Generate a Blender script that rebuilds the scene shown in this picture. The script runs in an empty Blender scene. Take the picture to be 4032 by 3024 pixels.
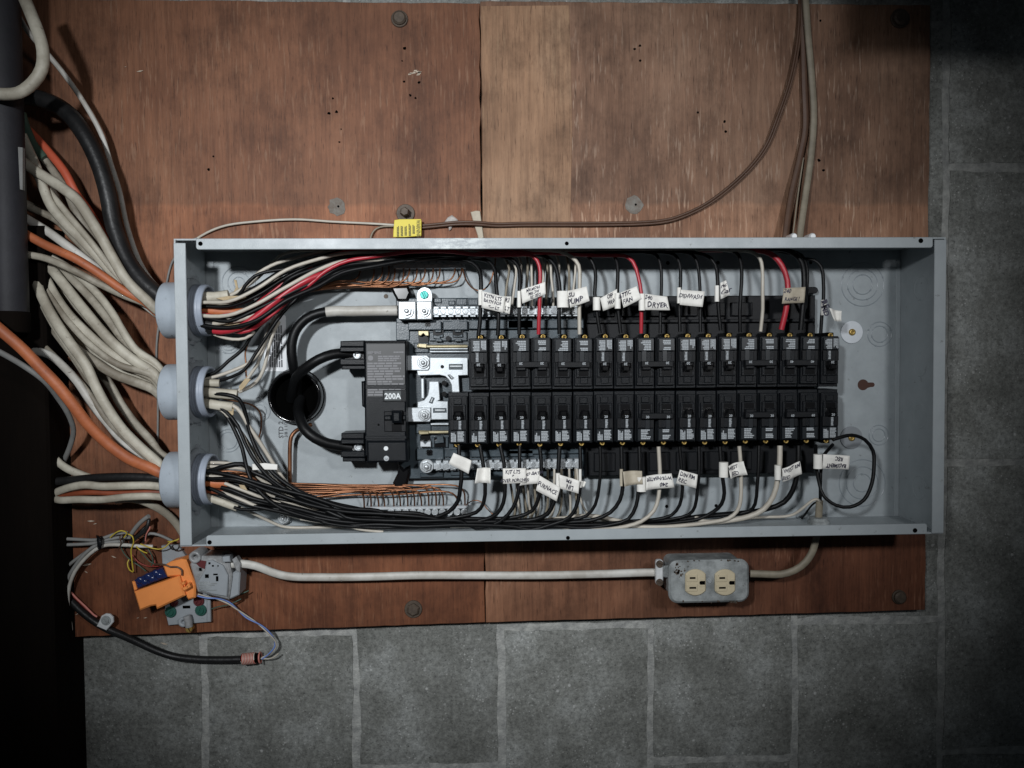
import bpy, math, random
from mathutils import Vector, Matrix
random.seed(7)
SC = bpy.context.scene
COL = SC.collection

# ------------------------------------------------------------------ camera, world, lamps, exposure
FPX, CAMD = 3029.0, 0.9922            # focal length in photo pixels (4032 wide), camera to box back
RM = ((0.99923199, 0.00798802, -0.03836162), (-0.00919319, 0.99946641, -0.0313431), (0.03809078, 0.03167169, 0.99877224))
def _cw(v):                            # camera vector (x right, y down, z forward) -> world
    q = [sum(RM[k][i] * v[k] for k in range(3)) for i in range(3)]
    return Vector((q[0], q[2], -q[1]))
cam = bpy.data.cameras.new('camera'); camo = bpy.data.objects.new('camera', cam); COL.objects.link(camo)
cam.sensor_width = 36; cam.lens = 36 * FPX / 4032; cam.clip_start = 0.02; cam.clip_end = 50
r_, u_, b_ = _cw((1, 0, 0)), _cw((0, -1, 0)), _cw((0, 0, -1))
camo.matrix_world = Matrix(((r_.x, u_.x, b_.x, 0), (r_.y, u_.y, b_.y, -CAMD), (r_.z, u_.z, b_.z, 0), (0, 0, 0, 1)))
SC.camera = camo

W = bpy.data.worlds.new('World'); SC.world = W; W.use_nodes = True
W.node_tree.nodes['Background'].inputs[0].default_value = (0.75, 0.88, 1.0, 1)
W.node_tree.nodes['Background'].inputs[1].default_value = 0.022

def spot(name, loc, aim, energy, size, blend, radius, color):
    l = bpy.data.lights.new(name, 'SPOT'); l.energy = energy; l.spot_size = math.radians(size); l.spot_blend = blend
    l.shadow_soft_size = radius; l.color = color
    o = bpy.data.objects.new(name, l); COL.objects.link(o); o.location = loc
    o.rotation_euler = (Vector(aim) - Vector(loc)).to_track_quat('-Z', 'Y').to_euler()
    return o
spot('left_lamp', (-0.40, -1.42, 0.34), (-0.09, 0, 0.05), 77, 54.5, 1.0, 0.045, (0.94, 0.97, 1.0))
spot('right_lamp', (0.60, -1.42, 0.36), (0.12, 0, 0.07), 27, 60, 1.0, 0.07, (0.97, 0.98, 1.0))
SC.view_settings.view_transform = 'Standard'; SC.view_settings.look = 'None'
SC.view_settings.exposure = 0.0; SC.view_settings.gamma = 1.0
SC.cycles.max_bounces = 6; SC.cycles.use_denoising = True

# ------------------------------------------------------------------ helpers
CR = {'A': (0, 0, 2.1944), 'B': (0, 756, 2.1944), 'C': (0, 1512, 2.1944), 'E': (0, 2000, 1.8433), 'F': (640, 900, 2.765),
      'G': (640, 1500, 2.765), 'H': (1300, 900, 2.765), 'I': (1300, 1500, 2.765), 'J': (2000, 900, 2.765), 'K': (2000, 1500, 2.765),
      'L': (2700, 900, 2.765), 'M': (2700, 1500, 2.765), 'N': (1440, 780, 3.6867), 'O': (2500, 2050, 1.8433), 'Q': (480, 2080, 2.963),
      'R': (1400, 0, 1.8436), 'S': (2600, 0, 1.5447), 'T': (3200, 900, 1.185), 'U': (1500, 1280, 5.53), 'W': (1000, 1850, 2.4578),
      'X': (1900, 1850, 2.4578), 'Y': (1550, 1480, 3.95), 'D': (0, 0, 0.5486)}
def PX(c, x, y, d):                    # a measured picture point at depth d in front of the box back -> (x, z)
    o = CR[c]; x = o[0] + x / o[2]; y = o[1] + y / o[2]
    k = _cw(((x - 2016) / FPX, (y - 1512) / FPX, 1)); t = (CAMD - d) / k.y
    return (k.x * t, k.z * t)
def PP(c, x, y, d):
    q = PX(c, x, y, d); return Vector((q[0], -d, q[1]))
def PL(c, pts, d):
    return [PX(c, x, y, d) for x, y in pts]

class MB:
    def __init__(s): s.v = []; s.f = []; s.smooth = []
    def add(s, vs, fs, smooth=False):
        o = len(s.v); s.v += [tuple(v) for v in vs]; s.f += [tuple(i + o for i in f) for f in fs]; s.smooth += [smooth] * len(fs)
    def box(s, x0, x1, z0, z1, d0, d1, ch=0.0):
        s.prism([(x0, z0), (x1, z0), (x1, z1), (x0, z1)], d0, d1, ch)
    def prism(s, poly, d0, d1, ch=0.0):
        a = sum(poly[i][0] * poly[(i + 1) % len(poly)][1] - poly[(i + 1) % len(poly)][0] * poly[i][1] for i in range(len(poly)))
        if a < 0: poly = poly[::-1]
        n = len(poly); rings = []
        def inset(e):
            out = []
            for i in range(n):
                p, q, r = Vector(poly[i - 1]), Vector(poly[i]), Vector(poly[(i + 1) % n])
                e1, e2 = (q - p).normalized(), (r - q).normalized()
                n1, n2 = Vector((-e1.y, e1.x)), Vector((-e2.y, e2.x))
                m = n1 + n2; L = m.length_squared
                m = n1 if L < 1e-6 else m * (2 / L)
                if m.length > 3: m = m.normalized() * 3
                out.append((q.x + m.x * e, q.y + m.y * e))
            return out
        top = inset(ch) if ch else poly
        vs = [(x, -d0, z) for x, z in poly] + [(x, -(d1 - ch), z) for x, z in poly]
        fs = [tuple(range(n))]
        for i in range(n):
            j = (i + 1) % n; fs.append((j, i, n + i, n + j))
        if ch:
            vs += [(x, -d1, z) for x, z in top]
            for i in range(n):
                j = (i + 1) % n; fs.append((n + j, n + i, 2 * n + i, 2 * n + j))
            fs.append(tuple(range(3 * n - 1, 2 * n - 1, -1)))
        else: fs.append(tuple(range(2 * n - 1, n - 1, -1)))
        s.add(vs, [f[::-1] for f in fs])
    def lathe(s, prof, c, axis='d', n=20, smooth=True, a0=0.0, caps=True):   # prof: (radius, along); axis d (to camera), x or z
        vs = []; fs = []
        for r, h in prof:
            for i in range(n):
                t = a0 + 2 * math.pi * i / n; a, b = r * math.cos(t), r * math.sin(t)
                if axis == 'd': vs.append((c[0] + a, c[1] - h, c[2] + b))
                elif axis == 'x': vs.append((c[0] + h, c[1] + b, c[2] + a))
                else: vs.append((c[0] + a, c[1] + b, c[2] + h))
        m = len(prof)
        for k in range(m - 1):
            for i in range(n):
                j = (i + 1) % n; fs.append((k * n + i, k * n + j, (k + 1) * n + j, (k + 1) * n + i))
        s.add(vs, fs, smooth)
        if not caps: return
        if prof[-1][0] > 1e-6: s.add(vs[(m - 1) * n:], [tuple(range(n))])
        if prof[0][0] > 1e-6: s.add(vs[:n], [tuple(range(n - 1, -1, -1))])
    def disc(s, x, z, d0, d1, r, n=16, ch=0.0):
        p = [(r, d0), (r, d1 - ch)] + ([(r - ch, d1)] if ch else [])
        s.lathe(p, (x, 0, z), 'd', n, False)
    def ring(s, x, z, d0, h, r, w, n=28, prt=1.0):       # low rounded ridge
        s.lathe([(r - w, d0), (r - w * .4, d0 + h), (r + w * .4, d0 + h), (r + w, d0)], (x, 0, z), 'd', n, True, 0.0, False)
    def build(s, name, m, parent=None, kind=None):
        me = bpy.data.meshes.new(name)
        loc = Vector(parent['_o']) if parent is not None and '_o' in parent else Vector((0, 0, 0))
        me.from_pydata([(v[0] - loc.x, v[1] - loc.y, v[2] - loc.z) for v in s.v], [], s.f)
        me.polygons.foreach_set('use_smooth', s.smooth); me.update()
        me.materials.append(m)
        o = bpy.data.objects.new(name, me); COL.objects.link(o)
        if parent is not None:
            o.parent = parent
            if '_o' in parent: o['_o'] = list(parent['_o'])
        if kind: o['kind'] = kind
        return o

def thing(name, label, cat, loc=(0, 0, 0), group=None):
    o = bpy.data.objects.new(name, None); COL.objects.link(o); o.location = loc; o['_o'] = list(loc)
    o.empty_display_size = 0.01
    o['label'] = label; o['category'] = cat
    if group: o['group'] = group
    return o
def tag(o, label, cat, group=None):
    o['label'] = label; o['category'] = cat
    if group: o['group'] = group
    return o
def label(o, s): o['label'] = s; return o

def spline(pts, step=0.006):
    pts = [Vector(p) for p in pts]
    if len(pts) == 2: pts = [pts[0], pts[0].lerp(pts[1], .5), pts[1]]
    e = [pts[0] * 2 - pts[1]] + pts + [pts[-1] * 2 - pts[-2]]
    out = []
    for i in range(1, len(e) - 2):
        p0, p1, p2, p3 = e[i - 1:i + 3]
        t0 = 0; t1 = max((p1 - p0).length, 1e-5) ** .5; t2 = t1 + max((p2 - p1).length, 1e-5) ** .5; t3 = t2 + max((p3 - p2).length, 1e-5) ** .5
        n = max(2, int((p2 - p1).length / step))
        for k in range(n):
            t = t1 + (t2 - t1) * k / n
            a1 = p0 * ((t1 - t) / (t1 - t0)) + p1 * ((t - t0) / (t1 - t0)); a2 = p1 * ((t2 - t) / (t2 - t1)) + p2 * ((t - t1) / (t2 - t1))
            a3 = p2 * ((t3 - t) / (t3 - t2)) + p3 * ((t - t2) / (t3 - t2))
            b1 = a1 * ((t2 - t) / (t2 - t0)) + a2 * ((t - t0) / (t2 - t0)); b2 = a2 * ((t3 - t) / (t3 - t1)) + a3 * ((t - t1) / (t3 - t1))
            out.append(b1 * ((t2 - t) / (t2 - t1)) + b2 * ((t - t1) / (t2 - t1)))
    out.append(pts[-1]); return out

def tube_mb(mb, pts, w, t=None, n=8, step=0.006, taper=None):
    """sweep an ellipse (w wide across the wall plane, t thick) along a smooth path"""
    P_ = spline(pts, step); t = t or w; m = len(P_); vs = []; fs = []
    up = None
    for i in range(m):
        tg = (P_[min(i + 1, m - 1)] - P_[max(i - 1, 0)])
        tg = tg.normalized() if tg.length > 1e-9 else Vector((1, 0, 0))
        nv = Vector((0, -1, 0)); sd = tg.cross(nv)
        if up is None:
            if sd.length < .15: sd = tg.cross(Vector((1, 0, 0)))
        else:
            s2 = (up - tg * up.dot(tg))
            if t == w or sd.length < .35: sd = s2
            elif sd.dot(s2) < 0: sd = -sd
        sd = sd.normalized(); up = sd; nr = sd.cross(tg)
        k = taper(i / (m - 1)) if taper else 1.0
        for j in range(n):
            a = 2 * math.pi * j / n
            vs.append(P_[i] + sd * (math.cos(a) * w / 2 * k) + nr * (math.sin(a) * t / 2 * k))
    for i in range(m - 1):
        for j in range(n):
            q = (j + 1) % n; fs.append((i * n + j, i * n + q, (i + 1) * n + q, (i + 1) * n + j))
    mb.add(vs, fs, True)
    mb.add(vs[:n], [tuple(range(n - 1, -1, -1))]); mb.add(vs[-n:], [tuple(range(n))])
    return P_
def path(c, pts, d):
    """pts (x, y[, depth]) measured in crop c; several crops may be chained by passing c=None and (c, x, y, d)"""
    out = []
    for p in pts:
        if isinstance(p[0], str): out.append(PP(p[0], p[1], p[2], p[3] if len(p) > 3 else d))
        else: out.append(PP(c, p[0], p[1], p[2] if len(p) > 2 else d))
    return out
def tube(name, pts, w, m, t=None, parent=None, n=8, step=0.006):
    mb = MB(); tube_mb(mb, pts, w, t, n, step); return mb.build(name, m, parent)

_tc = {}
def text_geo(s, bold=0.0, shear=0.0):
    k = (s, bold, shear)
    if k not in _tc:
        cu = bpy.data.curves.new('t', 'FONT'); cu.body = s; cu.size = 1; cu.offset = bold; cu.shear = shear
        cu.align_x = 'CENTER'; cu.align_y = 'CENTER'; cu.resolution_u = 2
        o = bpy.data.objects.new('t', cu); COL.objects.link(o)
        me = bpy.data.meshes.new_from_object(o.evaluated_get(bpy.context.evaluated_depsgraph_get()))
        _tc[k] = ([tuple(v.co) for v in me.vertices], [tuple(p.vertices) for p in me.polygons])
        bpy.data.objects.remove(o); bpy.data.curves.remove(cu); bpy.data.meshes.remove(me)
    return _tc[k]
def text(mb, s, x, z, d, h, rot=0.0, bold=0.0, sx=1.0, shear=0.0):
    v, f = text_geo(s, bold, shear); ca, sa = math.cos(rot), math.sin(rot)
    mb.add([(x + (p[0] * sx * ca - p[1] * sa) * h, -d, z + (p[0] * sx * sa + p[1] * ca) * h) for p in v], f)
def print_lines(mb, x0, x1, z0, z1, d, rows, rng, gap=.45, ragged=.35, vert=False):
    """rows of small print, unreadable at this size: runs of word-long dashes"""
    for r in range(rows):
        if vert:
            hw = (x1 - x0) / rows; a0, a1 = x0 + hw * r, x0 + hw * (r + 1 - gap); u, ue = z0, z1 - (z1 - z0) * rng.random() * ragged
        else:
            hh = (z1 - z0) / rows; a1 = z1 - hh * r; a0 = a1 - hh * (1 - gap); u, ue = x0, x1 - (x1 - x0) * rng.random() * ragged
        while u < ue:
            w = abs((x1 - x0) if not vert else (z1 - z0)) * rng.uniform(.12, .3); w = min(w, ue - u)
            q = (a0, u, a1, u + w * .9) if vert else (u, a0, u + w * .9, a1)
            mb.add([(q[0], -d, q[1]), (q[2], -d, q[1]), (q[2], -d, q[3]), (q[0], -d, q[3])], [(0, 1, 2, 3)])
            u += w
# ------------------------------------------------------------------ materials
def mat(name, col, rough=.5, metal=0.0, bump=0.0, bscale=200.0, var=0.0, vscale=30.0, vcol=None, stretch=(1, 1, 1), spec=.5, rv=0.0, dirt=0):
    m = bpy.data.materials.new(name); m.use_nodes = True; nt = m.node_tree; b = nt.nodes['Principled BSDF']
    b.inputs['Base Color'].default_value = (*col, 1); b.inputs['Roughness'].default_value = rough
    b.inputs['Metallic'].default_value = metal; b.inputs['Specular IOR Level'].default_value = spec
    tc = nt.nodes.new('ShaderNodeTexCoord'); mp = nt.nodes.new('ShaderNodeMapping'); mp.inputs['Scale'].default_value = stretch
    nt.links.new(tc.outputs['Object'], mp.inputs[0])
    if var > 0:
        n = nt.nodes.new('ShaderNodeTexNoise'); n.inputs['Scale'].default_value = vscale; n.inputs['Detail'].default_value = 6
        n.inputs['Roughness'].default_value = .65
        nt.links.new(mp.outputs[0], n.inputs['Vector'])
        r = nt.nodes.new('ShaderNodeValToRGB'); r.color_ramp.elements[0].position = .38; r.color_ramp.elements[1].position = .66
        vc = vcol or tuple(c * .4 for c in col)
        r.color_ramp.elements[0].color = (*[c * (1 - var) + v * var for c, v in zip(col, vc)], 1); r.color_ramp.elements[1].color = (*col, 1)
        nt.links.new(n.outputs['Fac'], r.inputs[0]); nt.links.new(r.outputs[0], b.inputs['Base Color'])
        if rv:
            mr = nt.nodes.new('ShaderNodeMapRange'); mr.inputs[3].default_value = rough + rv; mr.inputs[4].default_value = rough - rv
            nt.links.new(n.outputs['Fac'], mr.inputs[0]); nt.links.new(mr.outputs[0], b.inputs['Roughness'])
    if dirt:
        n3 = nt.nodes.new('ShaderNodeTexNoise'); n3.inputs['Scale'].default_value = dirt; n3.inputs['Detail'].default_value = 5; n3.inputs['Roughness'].default_value = .7
        nt.links.new(mp.outputs[0], n3.inputs['Vector']); r3 = nt.nodes.new('ShaderNodeValToRGB'); r3.color_ramp.elements[0].position = .27; r3.color_ramp.elements[1].position = .36
        r3.color_ramp.elements[0].color = (.35, .32, .28, 1); r3.color_ramp.elements[1].color = (1, 1, 1, 1); nt.links.new(n3.outputs['Fac'], r3.inputs[0])
        x3 = nt.nodes.new('ShaderNodeMix'); x3.data_type = 'RGBA'; x3.blend_type = 'MULTIPLY'; x3.inputs[0].default_value = 1
        src = b.inputs['Base Color'].links[0].from_socket if b.inputs['Base Color'].links else None
        if src: nt.links.new(src, x3.inputs[6])
        else: x3.inputs[6].default_value = (*col, 1)
        nt.links.new(r3.outputs[0], x3.inputs[7]); nt.links.new(x3.outputs[2], b.inputs['Base Color'])
    if bump > 0:
        n2 = nt.nodes.new('ShaderNodeTexNoise'); n2.inputs['Scale'].default_value = bscale; n2.inputs['Detail'].default_value = 3
        nt.links.new(mp.outputs[0], n2.inputs['Vector'])
        bp = nt.nodes.new('ShaderNodeBump'); bp.inputs['Strength'].default_value = bump; bp.inputs['Distance'].default_value = .002
        nt.links.new(n2.outputs['Fac'], bp.inputs['Height']); nt.links.new(bp.outputs[0], b.inputs['Normal'])
    return m

def plywood_mat(name, dark, mid, light, seed, fl_, fc, band):
    m = bpy.data.materials.new(name); m.use_nodes = True; nt = m.node_tree; N = nt.nodes; L = nt.links; b = N['Principled BSDF']
    b.inputs['Roughness'].default_value = .62; b.inputs['Specular IOR Level'].default_value = .3
    tc = N.new('ShaderNodeTexCoord')
    def noise(scale, st, det=5, ro=.6, dist=0.0):
        mp = N.new('ShaderNodeMapping'); mp.inputs['Scale'].default_value = st; mp.inputs['Location'].default_value = (seed, seed * .7, seed * 1.3)
        L.new(tc.outputs['Object'], mp.inputs[0])
        n = N.new('ShaderNodeTexNoise'); n.inputs['Scale'].default_value = scale; n.inputs['Detail'].default_value = det
        n.inputs['Roughness'].default_value = ro; n.inputs['Distortion'].default_value = dist
        L.new(mp.outputs[0], n.inputs['Vector']); return n.outputs['Fac']
    def ramp(src, stops):
        r = N.new('ShaderNodeValToRGB'); e = r.color_ramp.elements
        while len(e) < len(stops): e.new(.5)
        for k, (p, c) in enumerate(stops): e[k].position = p; e[k].color = (*c, 1) if len(c) == 3 else c
        L.new(src, r.inputs[0]); return r.outputs[0]
    def mix(a, bb, fac, mode='MIX'):
        x = N.new('ShaderNodeMix'); x.data_type = 'RGBA'; x.blend_type = mode
        if isinstance(fac, float): x.inputs[0].default_value = fac
        else: L.new(fac, x.inputs[0])
        L.new(a, x.inputs[6]); L.new(bb, x.inputs[7]); return x.outputs[2]
    base = ramp(noise(7, (1, 1, .6), 7, .6), [(.3, dark), (.5, mid), (.72, light)])
    grain = ramp(noise(300, (1, 1, .05), 6, .62), [(.3, (.5, .47, .45)), (.52, (1, 1, 1)), (.72, (1.35, 1.32, 1.3))])
    c = mix(base, grain, .5, 'MULTIPLY')
    smear = ramp(noise(13, (1, 1, .75), 8, .72), [(.34, (.55, .52, .5)), (.5, (1, 1, 1)), (.68, (1.22, 1.23, 1.24))])
    c = mix(c, smear, .9, 'MULTIPLY')
    mw = N.new('ShaderNodeMapping'); mw.inputs['Scale'].default_value = (1, 1, .16); mw.inputs['Location'].default_value = (seed, 0, seed); L.new(tc.outputs['Object'], mw.inputs[0])
    wv = N.new('ShaderNodeTexWave'); wv.inputs['Scale'].default_value = 16; wv.inputs['Distortion'].default_value = 14; wv.inputs['Detail'].default_value = 3; wv.inputs['Detail Scale'].default_value = .9
    L.new(mw.outputs[0], wv.inputs['Vector'])
    c = mix(c, ramp(wv.outputs['Fac'], [(.05, (.66, .62, .6)), (.35, (1, 1, 1)), (.9, (1.08, 1.08, 1.08))]), .25, 'MULTIPLY')
    fleck = ramp(noise(300, (1, 1, .10), 3, .55), [(.57, (0, 0, 0)), (.66, (fl_, fl_, fl_))])
    patch = ramp(noise(8, (1, 1, .7), 5, .65), [(.42, (0, 0, 0)), (.58, (1, 1, 1))])
    fl = mix(fleck, patch, 1.0, 'MULTIPLY')
    lt = N.new('ShaderNodeRGB'); lt.outputs[0].default_value = (*fc, 1)
    c = mix(c, lt.outputs[0], fl)
    st = ramp(noise(3.4, (1, 1, .9), 7, .66, .5), [(.36, (.42, .38, .36)), (.52, (1, 1, 1))])
    c = mix(c, st, .7, 'MULTIPLY')
    pore = ramp(noise(700, (1, 1, .07), 2, .5), [(.30, (.4, .36, .34)), (.38, (1, 1, 1))])
    c = mix(c, pore, .8, 'MULTIPLY')
    # cleaner band left by a ledge that once sat on the sheet
    sx = N.new('ShaderNodeSeparateXYZ'); L.new(tc.outputs['Object'], sx.inputs[0])
    wob = N.new('ShaderNodeMath'); wob.operation = 'MULTIPLY_ADD'; wob.inputs[1].default_value = .02; L.new(noise(14, (1, 1, 1), 4, .6), wob.inputs[0]); L.new(sx.outputs['Z'], wob.inputs[2])
    mr = N.new('ShaderNodeMapRange'); mr.inputs[1].default_value = band + .013; mr.inputs[2].default_value = band + .007; L.new(wob.outputs[0], mr.inputs[0])
    m2 = N.new('ShaderNodeMath'); m2.operation = 'GREATER_THAN'; m2.inputs[1].default_value = .2; L.new(sx.outputs['Z'], m2.inputs[0])
    m3 = N.new('ShaderNodeMath'); m3.operation = 'MULTIPLY'; L.new(mr.outputs[0], m3.inputs[0]); L.new(m2.outputs[0], m3.inputs[1])
    bc = N.new('ShaderNodeRGB'); bc.outputs[0].default_value = (1.38, 1.30, 1.24, 1)
    c = mix(c, mix(c, bc.outputs[0], 1.0, 'MULTIPLY'), m3.outputs[0])
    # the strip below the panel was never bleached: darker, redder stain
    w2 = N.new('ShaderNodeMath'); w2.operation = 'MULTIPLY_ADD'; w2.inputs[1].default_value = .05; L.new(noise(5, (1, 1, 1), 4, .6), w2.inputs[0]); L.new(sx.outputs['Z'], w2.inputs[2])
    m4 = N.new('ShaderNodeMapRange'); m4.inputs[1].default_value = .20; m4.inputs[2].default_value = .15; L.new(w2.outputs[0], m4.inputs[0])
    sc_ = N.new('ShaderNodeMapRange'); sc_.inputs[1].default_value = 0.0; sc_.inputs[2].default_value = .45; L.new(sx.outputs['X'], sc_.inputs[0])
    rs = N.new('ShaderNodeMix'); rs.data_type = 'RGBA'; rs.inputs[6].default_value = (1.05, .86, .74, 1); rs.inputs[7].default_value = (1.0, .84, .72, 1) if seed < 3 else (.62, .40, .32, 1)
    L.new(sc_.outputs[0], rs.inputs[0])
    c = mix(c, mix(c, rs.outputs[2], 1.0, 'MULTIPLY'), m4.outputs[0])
    L.new(c, b.inputs['Base Color'])
    bp = N.new('ShaderNodeBump'); bp.inputs['Strength'].default_value = .35; bp.inputs['Distance'].default_value = .0012
    L.new(noise(300, (1, 1, .06), 4, .6), bp.inputs['Height']); L.new(bp.outputs[0], b.inputs['Normal'])
    return m

def block_mat():
    m = bpy.data.materials.new('concrete block'); m.use_nodes = True; nt = m.node_tree; N = nt.nodes; L = nt.links; b = N['Principled BSDF']
    b.inputs['Roughness'].default_value = .62; b.inputs['Specular IOR Level'].default_value = .35
    tc = N.new('ShaderNodeTexCoord'); oi = N.new('ShaderNodeObjectInfo')
    def noise(scale, det=5, ro=.6, kind=None):
        n = N.new('ShaderNodeTexNoise'); n.inputs['Scale'].default_value = scale; n.inputs['Detail'].default_value = det; n.inputs['Roughness'].default_value = ro
        L.new(tc.outputs['Object'], n.inputs['Vector']); return n.outputs['Fac']
    def ramp(src, stops):
        r = N.new('ShaderNodeValToRGB'); e = r.color_ramp.elements
        while len(e) < len(stops): e.new(.5)
        for k, (p, c) in enumerate(stops): e[k].position = p; e[k].color = (c, c, c, 1) if isinstance(c, float) else (*c, 1)
        L.new(src, r.inputs[0]); return r.outputs[0]
    def mul(a, bb, f=1.0, mode='MULTIPLY'):
        x = N.new('ShaderNodeMix'); x.data_type = 'RGBA'; x.blend_type = mode; x.inputs[0].default_value = f
        L.new(a, x.inputs[6]); L.new(bb, x.inputs[7]); return x.outputs[2]
    c = ramp(noise(13, 7, .66), [(.30, (.125, .128, .116)), (.5, (.21, .215, .20)), (.72, (.35, .363, .35))])
    c = mul(c, ramp(noise(160, 5, .75), [(.3, .55), (.5, 1.0), (.72, 1.5)]))
    c = mul(c, ramp(noise(420, 3, .6), [(.30, .3), (.40, 1.0)]), .85)
    def flecks(sc, r0, r1, v, ws, lo, hi):
        vo = N.new('ShaderNodeTexVoronoi'); vo.inputs['Scale'].default_value = sc; L.new(tc.outputs['Object'], vo.inputs['Vector'])
        return mul(ramp(vo.outputs['Distance'], [(r0, v), (r1, 0.0)]), ramp(noise(ws, 3, .5), [(lo, 0.0), (hi, 1.0)]))
    c = mul(c, flecks(60, .07, .16, .26, 30, .52, .62), 1.0, 'ADD')
    c = mul(c, flecks(190, .10, .25, .22, 25, .45, .6), 1.0, 'ADD')
    c = mul(c, ramp(oi.outputs['Random'], [(0, .86), (1, 1.1)]))
    L.new(c, b.inputs['Base Color'])
    bp = N.new('ShaderNodeBump'); bp.inputs['Strength'].default_value = .7; bp.inputs['Distance'].default_value = .002
    L.new(noise(170, 6, .7), bp.inputs['Height']); L.new(bp.outputs[0], b.inputs['Normal'])
    return m

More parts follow.
